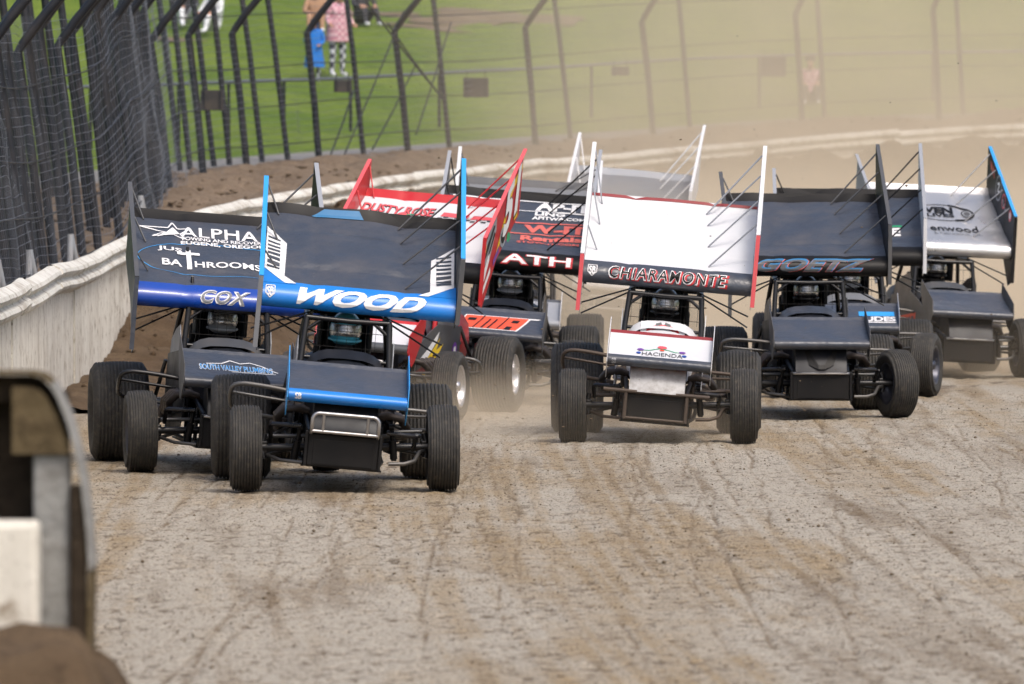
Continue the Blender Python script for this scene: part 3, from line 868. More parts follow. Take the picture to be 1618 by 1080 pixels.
# nose cone, hood and cowl: lofted arch sections
def arch_sec(y, hw, z0, z1, n=12, p=2.6):
    out = []
    for k in range(n + 1):
        a = PI * k / n; c, s_ = math.cos(a), math.sin(a)
        out.append((-hw * math.copysign(abs(c) ** (2 / p), c), y, z0 + (z1 - z0) * abs(s_) ** (2 / p)))
    return out
SH['hood'] = MB().grid([arch_sec(.02, .25, .56, .735), arch_sec(.3, .285, .60, .83), arch_sec(.6, .30, .64, .93), arch_sec(.84, .31, .68, .985)]).grid([arch_sec(.84, .31, .68, .985), arch_sec(.835, .28, .68, .96)], smooth=False).mesh('hood')
SH['cowl'] = MB().grid([arch_sec(.80, .325, .70, .995, p=3.2), arch_sec(.90, .33, .72, 1.035, p=3.2), arch_sec(.985, .335, .74, 1.06, p=3.2)]).grid([arch_sec(.985, .335, .74, 1.06, p=3.2), arch_sec(.985, .325, .74, 1.048, p=3.2), arch_sec(.90, .315, .72, 1.02, p=3.2)], smooth=False).mesh('cowl')
mb = MB(); mb.grid([[(-.235, -.475, .455), (0, -.49, .455), (.235, -.475, .455)], [(-.24, -.43, .56), (0, -.445, .565), (.24, -.43, .56)], [(-.245, -.36, .665), (0, -.37, .675), (.245, -.36, .665)], [(-.25, -.20, .735), (0, -.20, .74), (.25, -.20, .735)], [(-.25, .02, .735), (0, .02, .745), (.25, .02, .735)]])
mb.prism([(-.475, .455), (-.43, .56), (-.36, .665), (-.20, .733), (.02, .733), (.02, .5), (-.3, .44)], 'x', -.246, -.236); mb.prism([(-.475, .455), (-.43, .56), (-.36, .665), (-.20, .733), (.02, .733), (.02, .5), (-.3, .44)], 'x', .236, .246)
SH['nose'] = mb.mesh('nose_panel')
mb = MB(); mb.add([(-.12, -.462, .525), (-.03, -.50, .485), (.03, -.50, .485), (.12, -.462, .525), (.16, -.375, .665), (.115, -.385, .668), (.03, -.478, .525), (-.03, -.478, .525), (-.115, -.385, .668), (-.16, -.375, .665)], [(0, 1, 7, 8, 9), (1, 2, 6, 7), (2, 3, 4, 5, 6)])
SH['noseV'] = mb.mesh('nose_ridge')
mb = MB().box((0, -.40, .315), (.555, .07, .255), bev=.012)
mb.box((0, -.437, .30), (.46, .006, .19), bev=.003)
for s_ in (-1, 1): mb.box((s_*.285, -.405, .32), (.022, .09, .27), bev=.004)
SH['box'] = mb.mesh('radiator_box')
SH['pan'] = MB().box((0, .75, .185), (.62, 2.2, .012)).box((0, -.30, .19), (.52, .2, .012)).mesh('belly_pan')
def rounded_loop(x, y, z0, z1, r=.05, tilt=0.0):
    P = []
    for cx, cz, a0 in ((x - r, z1 - r, 0), (-x + r, z1 - r, 90), ):
        for k in range(6): a = R(a0 + 90 * k / 5); P.append((cx + r * math.cos(a), y, cz + r * math.sin(a)))
    return P
mb = MB(); P = rounded_loop(.255, -.56, .45, .60)
mb.tube([(.255, -.40, .44), (.255, -.52, .45), (.255, -.56, .50)] + P + [(-.255, -.56, .50), (-.255, -.52, .45), (-.255, -.40, .44)], .015)
mb.tube([(-.255, -.535, .46), (.255, -.535, .46)], .014)
for x in (-.17, .17): mb.tube([(x, -.535, .46), (x, -.56, .598)], .012)
SH['bump_loop'] = mb.mesh('front_bumper')
SH['bump_bar'] = MB().tube(smooth_path([(-.27, -.36, .44), (-.285, -.47, .445), (.285, -.47, .445), (.27, -.36, .44)], 2), .014).mesh('front_bumper')
mb = MB().tube([(-.47, -.46, .455), (.47, -.46, .455)], .019)
for s_ in (-1, 1): mb.tube([(s_*.27, -.455, .45), (s_*.27, -.455, .21)], .018)
mb.tube([(-.27, -.455, .22), (.27, -.455, .22)], .012)
SH['bump_wide'] = mb.mesh('front_bumper')
# top wing underside frame
for s_, nm in ((-1, 'postsR'), (1, 'postsL')):
    mb = MB()
    mb.tube([(s_*.29, 1.10, 1.30), (s_*.30, 1.18, 1.54)], .013); mb.tube([(s_*.29, 1.62, 1.33), (s_*.31, 1.72, 1.78)], .013)
    mb.tube([(s_*.29, 1.62, 1.33), (s_*.30, 1.18, 1.54)], .011)
    mb.tube([(s_*.755, 1.12, 1.16), (s_*.30, 1.12, 1.33)], .0075); mb.tube([(s_*.755, 1.22, 1.06), (s_*.31, 1.30, 1.30)], .0075)
    mb.tube([(s_*.29, 1.09, 1.325), (s_*.29, 1.64, 1.335)], .010)
    SH[nm] = mb.mesh('wing_mount')
# cockpit
mb = MB()
mb.box((0, 1.90, .78), (.46, .06, .74), bev=.03); mb.box((0, 1.66, .36), (.44, .46, .08), bev=.03)
for s_ in (-1, 1):
    mb.box((s_*.23, 1.74, .60), (.04, .38, .52), bev=.015); mb.box((s_*.20, 1.62, 1.17), (.035, .30, .22), bev=.015)
mb.box((0, 1.83, 1.18), (.40, .05, .26), bev=.015)
SH['seat'] = mb.mesh('seat')
mb = MB(); n = 24
mb.tube([(.165 * math.cos(2*PI*k/n), 1.17 + .165 * math.sin(2*PI*k/n) * .35, .90 + .165 * math.sin(2*PI*k/n) * .93) for k in range(n + 1)], .013, 6)
mb.tube([(-.16, 1.17, .90), (.16, 1.17, .90)], .012); mb.tube([(0, 1.17, .90), (0, .95, .80)], .014)
SH['wheel'] = mb.mesh('steering_wheel')
SH['armL'] = MB().prism([(.98, .76), (.99, 1.04), (1.10, 1.14), (1.42, 1.10), (1.80, 1.0), (1.85, .80)], 'x', .372, .380).mesh('arm_guard')
SH['armR'] = MB().prism([(.98, .76), (.99, 1.04), (1.10, 1.14), (1.42, 1.10), (1.80, 1.0), (1.85, .80)], 'x', -.380, -.372).mesh('arm_guard')
SH['sideL'] = MB().prism([(.35, .30), (.12, .48), (.16, .74), (.60, .86), (.95, .93), (1.9, .88), (1.95, .34), (1.5, .27)], 'x', .384, .392).mesh('side_panel')
SH['sideR'] = MB().prism([(.35, .30), (.12, .48), (.16, .74), (.60, .86), (.95, .93), (1.9, .88), (1.95, .34), (1.5, .27)], 'x', -.392, -.384).mesh('side_panel')
def ring_sec(y, hw, zc, hz, n=16, p=3.0):
    out = []
    for k in range(n + 1):
        a = 2 * PI * k / n; c, s_ = math.cos(a), math.sin(a)
        out.append((hw * math.copysign(abs(c) ** (2/p), c), y, zc + hz * math.copysign(abs(s_) ** (2/p), s_)))
    return out
SH['tail'] = MB().grid([ring_sec(1.95, .05, .72, .05), ring_sec(1.96, .33, .72, .26), ring_sec(2.2, .35, .73, .30), ring_sec(2.55, .33, .73, .29), ring_sec(2.85, .24, .74, .20), ring_sec(2.95, .05, .75, .05)]).mesh('tail_tank')
mb = MB().box((0, .42, .46), (.34, .58, .34), bev=.02)
for s_ in (-1, 1): mb.box((s_*.17, .42, .60), (.13, .56, .12), bev=.025, M=Matrix.Rotation(s_*-.6, 4, 'Y'))
SH['engine'] = mb.mesh('engine')
for s_, nm in ((-1, 'headersR'), (1, 'headersL')):
    mb = MB()
    for k in range(4):
        y = .16 + .17 * k
        mb.tube([(s_*.22, y, .56), (s_*.34, y - .01, .60), (s_*.45, y + .01, .585), (s_*.50, y + .06, .52), (s_*.49, y + .16, .45), (s_*.46, .9, .42), (s_*.46, 1.15, .42)], .033, 8)
    mb.tube([(s_*.46, 1.10, .42), (s_*.48, 1.7, .40)], .055, 10)
    SH[nm] = mb.mesh('exhaust_headers')
# suspension (stays level with the ground)
mb = MB().tube([(-.66, 0, .335), (.66, 0, .335)], .030, 10)
for s_ in (-1, 1):
    mb.tube([(s_*.62, -.01, .25), (s_*.64, 0, .335), (s_*.615, .01, .44)], .024); mb.tube([(s_*.60, 0, .335), (s_*.80, 0, .335)], .035, 10)
    mb.box((s_*.615, .02, .335), (.05, .09, .10), bev=.01)
SH['faxle'] = mb.mesh('front_axle')
RODS = [([(-.60, .09, .42), (.62, .07, .415)], .016), ([(-.60, .13, .27), (-.36, .7, .30)], .014), ([(.60, .13, .27), (.36, .7, .30)], .014), ([(-.60, .02, .41), (-.34, .75, .50)], .014), ([(.60, .02, .41), (.34, .75, .50)], .014),
        ([(.33, -.28, .215), (.45, -.27, .215), (.53, -.22, .235), (.575, -.1, .30), (.62, -.03, .305)], .016), ([(-.33, -.28, .23), (-.50, -.2, .245), (-.60, -.04, .28)], .014), ([(.33, .02, .45), (.60, .02, .455)], .013)]
for k, (P, r) in enumerate(RODS): SH['rod%d' % k] = MB().tube(P, r).mesh('radius_rod')
def shock(x0, x1):
    mb = MB(); a = Vector((x0, -.22, .50)); b = Vector((x1, -.16, .25))
    mb.tube([a, a.lerp(b, .5)], .017).tube([a.lerp(b, .42), b], .030, 10)
    for t in (.02, .98): p = a.lerp(b, t); mb.tube([p + Vector((-.02, 0, 0)), p + Vector((.02, 0, 0))], .022)
    return mb
SH['shockL'] = shock(.355, .375).mesh('shock'); SH['shockR'] = shock(-.345, -.395).mesh('shock')
for s_, nm in ((-1, 'taR'), (1, 'taL')): SH[nm] = MB().tube([(s_*.33, -.25, .48), (s_*.545, -.24, .475), (s_*.56, -.20, .46), (s_*.55, -.02, .36)], .018).mesh('torsion_arm')
mb = MB().tube([(-.70, 2.2, .40), (.66, 2.2, .39)], .038, 10)
mb.lathe_x([(-.08, .02), (-.07, .14), (.07, .14), (.08, .02)], 20); mb.v = [(x, y + 2.2, z + .40) if i >= 10 * 2 + 20 else (x, y, z) for i, (x, y, z) in enumerate(mb.v)]
SH['raxle'] = mb.mesh('rear_axle')
for s_, nm in ((-1, 'rlR'), (1, 'rlL')): SH[nm] = MB().tube([(s_*.40, 1.3, .35), (s_*.45, 2.1, .40), (s_*.48, 2.14, .46), (s_*.38, 2.0, .85)], .018).mesh('rear_link')
SH['nerfR'] = MB().tube(smooth_path([(-.36, .70, .70), (-.60, .72, .73), (-.86, .74, .74), (-.88, .82, .62), (-.84, 1.2, .50), (-.40, 1.55, .45)]), .018).tube([(-.86, .80, .66), (-.40, .85, .62)], .012).mesh('nerf_bar')
SH['nerfL'] = MB().tube(smooth_path([(.36, .80, .64), (.60, .82, .64), (.84, .84, .63), (.86, .92, .54), (.80, 1.2, .48), (.40, 1.55, .45)]), .016).tube([(.80, .86, .60), (.40, .9, .58)], .012).mesh('nerf_bar')
SH['rbump'] = MB().tube(smooth_path([(-.30, 2.3, .45), (-.42, 2.8, .45), (-.42, 3.02, .46), (0, 3.06, .46), (.42, 3.02, .46), (.42, 2.8, .45), (.30, 2.3, .45)]), .016).mesh('rear_bumper')

def rows_mesh(name, fmap, PR, ARC, half, nu, b_i, s_i, thick, dents=False, vs=None):
    mb = MB()
    vs = vs or ARC
    us = [half * (-1 + 2 * j / nu) for j in range(nu + 1)]
    def seg(i0, i1, mi):
        V = [v for v in vs if ARC[i0] - 1e-6 <= v <= ARC[i1] + 1e-6]
        mb.grid([[fmap(u, v, 0) for u in us] for v in V], mi)
    seg(0, b_i, 0); seg(b_i, s_i, 1); seg(s_i, len(PR) - 1, 2)
    # flat underside and back
    a, c = PR[0], PR[-1]
    mb.grid([[(u, a[0], a[1]) for u in us], [(u, (a[0] + c[0]) / 2, (a[1] + c[1]) / 2 - thick) for u in us], [(u, c[0] - .03, c[1] - thick) for u in us], [(u, c[0], c[1]) for u in us]], 2, smooth=False)
    return mb.mesh(name, 3, fix=False)

def board_poly(ft, fb, rt, rb, yf=.93, yr=2.36, yfb=None):
    return [(yf, ft), (yr, rt), (yr, rb), ((yf + yr) / 2 - .1, (fb + rb) / 2 + .02), (yf + .16 if yfb is None else yfb + .1, fb), (yf + .02 if yfb is None else yfb, fb + .03)]
def board_mesh(poly, x, out):
    """thin side board with a flange bent along top and front edges"""
    t = .006
    mb = MB().prism(poly, 'x', x - t / 2, x + t / 2, 0)
    fl = .034
    (f, r_, fb) = poly[0], poly[1], poly[-1]
    for (p, q) in ((f, r_), (fb, f)):
        dy, dz = q[0] - p[0], q[1] - p[1]; L = math.hypot(dy, dz); ny, nz = -dz / L * .004, dy / L * .004
        xa, xb = (x - t / 2, x + fl) if out > 0 else (x - fl, x + t / 2)
        V = [(xa, p[0] + ny * .3, p[1] + nz * .3), (xb, p[0] + ny * .3, p[1] + nz * .3), (xb, q[0] + ny * .3, q[1] + nz * .3), (xa, q[0] + ny * .3, q[1] + nz * .3)]
        V += [(a, b + ny * 2, c + nz * 2) for a, b, c in V]
        mb.add(V, [(0, 1, 2, 3), (4, 7, 6, 5), (0, 4, 5, 1), (1, 5, 6, 2), (2, 6, 7, 3), (3, 7, 4, 0)], 1 if p is f else 2)
    # stiffening rib
    return mb.mesh('side_board', 3)

# ---- seated racing driver (one continuous body)
def skin_mesh(name, J, E, sub=1, mats=None):
    """J: {name: (pos, radius)}, E: list of joint-name pairs, first joint is the root"""
    names = list(J); idx = {n: i for i, n in enumerate(names)}
    me = bpy.data.meshes.new(name); me.from_pydata([J[n][0] for n in names], [(idx[a], idx[b]) for a, b in E], [])
    ob = bpy.data.objects.new(name, me); COL.objects.link(ob)
    sk = ob.modifiers.new('s', 'SKIN'); sk.use_smooth_shade = True
    if not me.skin_vertices: bpy.context.view_layer.objects.active = ob
    lay = me.skin_vertices[0].data
    for i, n in enumerate(names):
        r = J[n][1]; lay[i].radius = (r, r) if not isinstance(r, tuple) else r
        lay[i].use_root = (i == 0)
    sb = ob.modifiers.new('b', 'SUBSURF'); sb.levels = sub; sb.render_levels = sub
    dg = bpy.context.evaluated_depsgraph_get(); dg.update()
    out = bpy.data.meshes.new_from_object(ob.evaluated_get(dg)); out.name = name
    bpy.data.objects.remove(ob); bpy.data.meshes.remove(me)
    out.materials.clear(); 
    return out
J = {'pelvis': ((0, 1.66, .47), .15), 'waist': ((0, 1.72, .66), .14), 'chest': ((0, 1.73, .86), .155), 'neck': ((0, 1.70, 1.03), .06), 'head': ((0, 1.66, 1.14), .085)}
E = [('pelvis', 'waist'), ('waist', 'chest'), ('chest', 'neck'), ('neck', 'head')]
for s_, n in ((-1, 'r'), (1, 'l')):
    J['sh' + n] = ((s_*.20, 1.70, .94), .075); J['el' + n] = ((s_*.27, 1.46, .80), .052); J['wr' + n] = ((s_*.17, 1.24, .90), .034); J['ha' + n] = ((s_*.165, 1.195, .93), .036)
    J['hip' + n] = ((s_*.10, 1.60, .44), .10); J['kn' + n] = ((s_*.14, 1.16, .50), .070); J['an' + n] = ((s_*.12, .80, .34), .045); J['to' + n] = ((s_*.12, .70, .40), .036)
    E += [('chest', 'sh' + n), ('sh' + n, 'el' + n), ('el' + n, 'wr' + n), ('wr' + n, 'ha' + n), ('pelvis', 'hip' + n), ('hip' + n, 'kn' + n), ('kn' + n, 'an' + n), ('an' + n, 'to' + n)]
    for q in range(5):
        a = (q - 2) * .018
        J[f'f{q}{n}'] = ((s_*.16 + s_*.012, 1.16, .93 + a), .010); J[f'g{q}{n}'] = ((s_*.135, 1.15, .925 + a), .009)
        E += [('ha' + n, f'f{q}{n}'), (f'f{q}{n}', f'g{q}{n}')]
SH['driver'] = skin_mesh('driver_body', J, E, 1); SH['driver'].materials.append(None)
def helmet():
    mb = MB(); rows = []
    for i in range(15):
        th = PI * i / 14
        row = []
        for j in range(25):
            ph = 2 * PI * j / 24
            x = .128 * math.sin(th) * math.cos(ph); y = .152 * math.sin(th) * math.sin(ph); z = .150 * math.cos(th)
            if z < 0 and y < 0: y *= 1.06; z *= .98
            if z < -.11: z = -.11 + (z + .11) * .3
            row.append((x, 1.645 + y, 1.205 + z))
        rows.append(row)
    mb.grid(rows)
    mb.tube([(-.125, 1.62, 1.13), (-.09, 1.52, 1.12), (0, 1.485, 1.118), (.09, 1.52, 1.12), (.125, 1.62, 1.13)], .012, 6)
    return mb.mesh('helmet')
SH['helmet'] = helmet()
mb = MB(); rows = []
for i in range(7):
    th = R(72 + 36 * i / 6); row = []
    for j in range(15):
        ph = R(-90 - 72 + 144 * j / 14)
        x = .132 * math.sin(th) * math.cos(ph); y = .158 * math.sin(th) * math.sin(ph); z = .150 * math.cos(th)
        if z < 0: y *= 1.05
        row.append((x, 1.643 + y, 1.203 + z))
    rows.append(row)
SH['visor'] = mb.grid(rows).mesh('visor')
mb = MB().tube([(-.10, 1.545, 1.262), (0, 1.497, 1.268), (.10, 1.545, 1.262)], .010, 6)
SH['peak'] = mb.mesh('helmet_peak')

LB = dict(ft=1.58, fb=.99, rt=2.35, rb=1.72)
RB = dict(ft=1.85, fb=1.24, rt=2.63, rb=1.95)
CARS = []
def sprint_car(label, driver_label, X, Y, yaw, roll, c, z0=0.0, steer=0.0, wdx=0.0, wdz=0.0, lb=None, rb=None, nose_dz=0.0, lf_x=.76,
               bumper='loop', decals=(), ndecals=(), bdecals=(), struts=True, helmet_m=None, rim=None, nose_v=False, driver=True, wpitch=0.0, side_decals=()):
    car = thing('sprint_car', label, 'race car', (X, Y, z0), R(-yaw), 'winged sprint cars racing in a pack')
    RC = .60
    M = Matrix.Translation((0, 0, RC)) @ Matrix.Rotation(R(roll), 4, 'Y') @ Matrix.Translation((0, 0, -RC))
    G = Matrix.Identity(4)
    g = lambda k, d: c.get(k, d)
    # wheels
    rimm = rim or DARKRIM
    for nm, key, x, y, r, st in (('front_wheel', 'f', -.76, 0, .335, steer), ('front_wheel', 'f', lf_x, 0, .335, steer), ('rear_wheel', 'rr', -.76, 2.2, .42, 0), ('rear_wheel', 'lr', .72, 2.2, .38, 0)):
        t = link(nm, SH['tyre_' + key], RUBBER, car, Matrix.Translation((x, y, r - .006)) @ Matrix.Rotation(R(st), 4, 'Z') @ Matrix.Rotation(random.uniform(0, 6), 4, 'X'))
        link('rim', SH['rim_' + key + ('+' if x > 0 else '-')], rimm, t)
    link('front_axle', SH['faxle'], TUBEB, car, G); [link('radius_rod', SH[k], g('rods', DULLST), car, G) for k in ('rod0', 'rod1', 'rod2', 'rod3', 'rod4', 'rod5', 'rod6', 'rod7')]
    link('rear_axle', SH['raxle'], BLACKM, car, G); [link('rear_link', SH[k], DULLST, car, G) for k in ('rlL', 'rlR')]
    for k in ('shockL', 'shockR'):
        link('shock', SH[k], BLACKM, car, G)
    [link('torsion_arm', SH[k], TUBEB, car, M) for k in ('taL', 'taR')]
    # chassis and body
    for nm, k, m in (('frame_rails', 'frame', g('frame', TUBEB)), ('roll_cage', 'cage', g('cage', TUBEB)), ('rock_screen', 'screen', BLACKM), ('belly_pan', 'pan', BLACKM),
                     ('radiator_box', 'box', BLACKM), ('nose_panel', 'nose', g('nose', PANELB)), ('hood', 'hood', g('hood', PANELB)), ('cowl', 'cowl', g('cowl', g('hood', PANELB))),
                     ('seat', 'seat', SEAT), ('steering_wheel', 'wheel', BLACKM), ('arm_guard', 'armL', g('arm', DGREY)), ('arm_guard', 'armR', g('arm', DGREY)),
                     ('side_panel', 'sideL', g('side', PANELB)), ('side_panel', 'sideR', g('side', PANELB)), ('tail_tank', 'tail', g('tail', PANELB)), ('engine', 'engine', DULLST),
                     ('exhaust_headers', 'headersL', HEADER), ('exhaust_headers', 'headersR', HEADER), ('nerf_bar', 'nerfR', g('nerf', DULLST)), ('nerf_bar', 'nerfL', g('nerf', DULLST)), ('rear_bumper', 'rbump', DULLST),
                     ('wing_mount', 'postsL', TUBEB), ('wing_mount', 'postsR', TUBEB), ('front_bumper', 'bump_' + bumper, g('bumper', STEEL))):
        o = link(nm, SH[k], m, car, M)
        if nm == 'nose_panel' and nose_v: link('nose_ridge', SH['noseV'], BLACKM, o)
        if nm == 'side_panel' and side_decals:
            sx = 1 if k == 'sideL' else -1
            for (shape, mat, e, which) in side_decals:
                if which == sx:
                    fm = (lambda u, v, e_: (.392 + e_, u, v)) if sx > 0 else (lambda u, v, e_: (-.392 - e_, -u, v))
                    link('graphic', decal_mesh(shape, fm, (), e), mat, o)
    if g('emblem', None):
        ws = link('windscreen', MB().box((0, .84, .985), (.40, .006, .15), M=Matrix.Rotation(R(-38), 4, 'X')).mesh('windscreen'), g('hood', WHITE), car, M)
        fmW = lambda u, v, e_: (u, .84 + v * math.sin(R(38)) - e_ * math.cos(R(38)), .985 + v * math.cos(R(38)) + e_ * math.sin(R(38)))
        for (shape, mat, e) in g('emblem', ()): link('emblem', decal_mesh(shape, fmW, (), e + .004), mat, ws)
    # nose wing
    NM = M @ Matrix.Translation((0, 0, nose_dz))
    nw = link('nose_wing', rows_mesh('nose_wing', nose_map, NPROF, NARC, NHALF, 8, 4, 8, .07), [g('nband', BLACKV), g('nmain', BLACKV), g('nstrip', BLACKV)], car, NM)
    for sx in (-1, 1):
        pl = [(-.50, .86), (.0, 1.045), (.10, 1.08), (.11, .93), (-.02, .78), (-.24, .60), (-.34, .555), (-.44, .62), (-.53, .70)]
        o = link('end_plate', MB().prism(pl, 'x', sx * (NHALF + .004), sx * (NHALF + .010)).mesh('end_plate'), g('nplate', BLACKV), nw)
    mbp = MB()
    for sx in (-1, 1): mbp.tube([(sx * .24, -.30, .60), (sx * .25, -.20, .84)], .010); mbp.tube([(sx * .25, .10, .66), (sx * .25, .0, .925)], .010)
    link('nose_wing_mount', mbp.mesh('nose_wing_mount'), DULLST, nw)
    for (shape, mat, e) in ndecals:
        link('lettering', decal_mesh(shape, nose_map, NARC, e), mat, nw)
    # top wing
    fm = wing_map(g('dent', .03), sum(map(ord, label)) % 50)
    vs = sorted(set(list(WARC) + [V_BAND + (V_STRIP - V_BAND) * k / 26 for k in range(27)]))
    TW = M @ Matrix.Translation((wdx, 0, wdz)) @ Matrix.Translation((0, 1.6, 1.75)) @ Matrix.Rotation(R(wpitch), 4, 'X') @ Matrix.Translation((0, -1.6, -1.75))
    tw = link('top_wing', rows_mesh('top_wing', fm, WPROF, WARC, HALF, 34, BAND_I, STRIP_I, .09, vs=vs), [g('band', BLACKV), g('main', BLACKV), g('strip', BLACKM)], car, TW)
    L_ = dict(LB); L_.update(lb or {}); R_ = dict(RB); R_.update(rb or {})
    pl, pr = board_poly(**L_), board_poly(**R_)
    bl = link('side_board', board_mesh(pl, -HALF - .006, -1), [g('lboard', DGREY), g('ledge', LGREY), g('lfront', g('ledge', LGREY))], tw)
    br = link('side_board', board_mesh(pr, HALF + .006, 1), [g('rboard', BLACKM), g('redge', LGREY), g('rfront', g('redge', LGREY))], tw)
    for (which, shape, mat, e, face) in bdecals:
        x = (HALF + .006) if which > 0 else (-HALF - .006)
        if face == 'out+': f2 = lambda u, v, e_: (x + .004 + e_, u, v)
        elif face == 'in+': f2 = lambda u, v, e_: (x - .004 - e_, -u, v)
        else: f2 = lambda u, v, e_: (x - .004 - e_, -u, v)
        link('lettering', decal_mesh(shape, f2, (), e), mat, br if which > 0 else bl)
    cut = [v for v in vs]; uc = [HALF * (-1 + 2 * j / 34) for j in range(35)]
    for (shape, mat, e) in decals:
        link('lettering', decal_mesh(shape, fm, cut, e, uc), mat, tw)
    rv = MB()
    for u in (-.62, -.36, 0.0, .36, .62):
        for k in range(26):
            v = V_BAND + (V_STRIP - V_BAND) * (k + .5) / 26; r = .0042
            ring = [fm(u + r * math.cos(a), v + r * math.sin(a), .0005) for a in [2 * PI * j / 5 for j in range(5)]]
            rv.add(ring + [fm(u, v, .0035)], [(j, (j + 1) % 5, 5) for j in range(5)])
    o = link('rivets', rv.mesh('rivets', fix=False), g('rivet', g('main', BLACKV)), tw); o['kind'] = 'stuff'
    if struts:
        sm = g('strut', DGREY)
        for k, t in enumerate((.93, .70, .42, .16)):
            y = .93 + (2.36 - .93) * t; top = R_['ft'] + (R_['rt'] - R_['ft']) * t - .03
            q = fm(HALF - .40 - .02 * (3 - k), V_BAND + (V_STRIP - V_BAND) * max(.02, (.95, .76, .42, .08)[k]), .004)
            link('strut', MB().tube([(HALF, y, top), q], .0085, 6).mesh('strut'), sm, tw)
        for k, t in enumerate((.95, .66, .28)):
            y = .93 + (2.36 - .93) * t; top = L_['ft'] + (L_['rt'] - L_['ft']) * t - .02
            q = fm(-HALF + .10, V_BAND + (V_STRIP - V_BAND) * (.97, .62, .2)[k], .004)
            link('strut', MB().tube([(-HALF, y, top), q], .008, 6).mesh('strut'), sm, tw)
    # driver
    if driver:
        p = bpy.data.objects.new('person', SH['driver']); COL.objects.link(p)
        p.matrix_world = Matrix.Translation((X, Y, z0)) @ Matrix.Rotation(R(-yaw), 4, 'Z') @ M @ Matrix.Translation((0, -.20, .0))
        p.material_slots[0].link = 'OBJECT'; p.material_slots[0].material = SUIT
        tag(p, driver_label, 'person', 'drivers belted into the sprint cars')
        h = link('helmet', SH['helmet'], helmet_m or HEL_BLACK, p)
        link('visor', SH['visor'], VISOR, h); link('peak', SH['peak'], BLACKM, h)
    CARS.append(car)
    return car
# ---------------------------------------------------------------- the ten cars
VB, VS = V_BAND, V_STRIP
def stripes(pts_side, n, u0, u1, v0, v1, sl=0.0):
    out = []
    for k in range(n):
        a = v0 + (v1 - v0) * k / n; h = (v1 - v0) / n * (.72 - .05 * k)
        out.append([(u0, a), (u1, a + sl), (u1, a + h + sl), (u0, a + h)])
    return POLY(*out)
# 1 nearest: black and bright blue
wood = [
    (POLY([(-.76, .28), (-.50, .28), (-.60, .36), (-.76, .56)]), BLUE, .003), (POLY([(.76, .28), (.46, .28), (.56, .34), (.76, .50)]), BLUE, .003),
    (POLY([(-.745, 1.28), (-.585, 1.02), (-.595, .42), (-.50, .29), (-.59, .29), (-.755, .54)]), WHITEP, .006),
    (POLY([(.75, 1.20), (.565, .96), (.555, .36), (.46, .27), (.54, .27), (.745, .48)]), WHITEP, .006),
    (stripes(0, 8, -.735, -.635, .58, 1.16, -.05), BLACKV, .009), (stripes(0, 8, .605, .725, .48, 1.06, .05), BLACKV, .009),
    (T('WOOD', .02, .160, 1.02, .155, .5, .05, sp=1.03), WHITEP, .006), (T('SB', -.70, .17, .055, .085, 0, .03), WHITEP, .006),
    (LINE([(-.735, .225), (-.665, .225), (-.665, .15), (-.70, .115), (-.735, .15), (-.735, .225)], .006), WHITEP, .006),
    (POLY([(-.40, VS + .005), (-.30, VS + .09), (-.02, VS + .09), (.02, VS + .005)]), MUTBLUE, .004)]
sprint_car('nearest black and bright blue race car with wood lettered across its wing', 'driver in a blue helmet in the nearest blue and black car',
    -1.293, 60.0, -3.0, 5.2, dict(band=BLUE, main=BLACKV, strip=BLACKM, lboard=GREYW, ledge=SKYB, lfront=GREYW, rboard=BLACKM, redge=SKYB, rfront=DGREY, nband=BLUE, nplate=SKYB, dent=.045, hood=PANELB, cowl=PANELB, arm=LGREY),
    wdx=.07, rb=dict(fb=1.30), decals=wood, ndecals=[(T('SB', -.38, .09, .05, .05, 0, .03), WHITEP, .004)], helmet_m=HEL_BLUE)
# 2 left: black with deep blue
st = []
for k in range(10):
    a = PI / 2 + 2 * PI * k / 10; r = .16 if k % 2 == 0 else .065
    st.append((-.42 + r * math.cos(a) * (1.0 if math.cos(a) > 0 or k % 2 else 1.9), 1.30 + r * math.sin(a) * .95))
cox = [(LINE(st + [st[0]], .013), WHITEP, .006), (POLY([(-.56, 1.17), (-.42, 1.36), (-.36, 1.28)]), WHITEP, .006), (T('ALPHA', -.03, 1.30, .66, .15, 0, .012, sp=1.05), WHITEP, .006),
    (T('TOWING AND RECOVERY', 0, 1.185, .72, .055, 0, .02), WHITEP, .006), (T('EUGENE, OREGON', 0, 1.115, .72, .06, 0, .03), WHITEP, .006),
    (RING(-.08, .82, .66, .30, .0065, 60), SKYB, .005), (T('JUS', -.46, .97, .21, .09, 0, .02), WHITEP, .006),
    (POLY([(-.325, .66), (-.285, .66), (-.285, .99), (-.325, .99)], [(-.40, .90), (-.21, .90), (-.21, .945), (-.40, .945)]), WHITEP, .007),
    (T('BA', -.45, .74, .17, .10, 0, .02), WHITEP, .006), (T('HROOMS', .02, .74, .56, .10, 0, .02), WHITEP, .006),
    (T('COX', -.03, .165, .42, .135, .4, .05, sp=1.1), WHITEP, .005), (T('COX', -.03, .165, .405, .115, .4, .012, sp=1.1), GREYW, .008)]
svp = [(T('SOUTH VALLEY PLUMBING', -.02, .42, .60, .135, 0, .035), WHITEP, .004), (T('SOUTH VALLEY PLUMBING', -.02, .42, .59, .115, 0, .005), SKYB, .007),
    (LINE([(-.26, .50), (-.13, .52), (-.06, .59), (.02, .535), (.10, .57), (.20, .51), (.32, .38)], .014), WHITEP, .004), (LINE([(-.06, .335), (.30, .34)], .012), WHITEP, .004)]
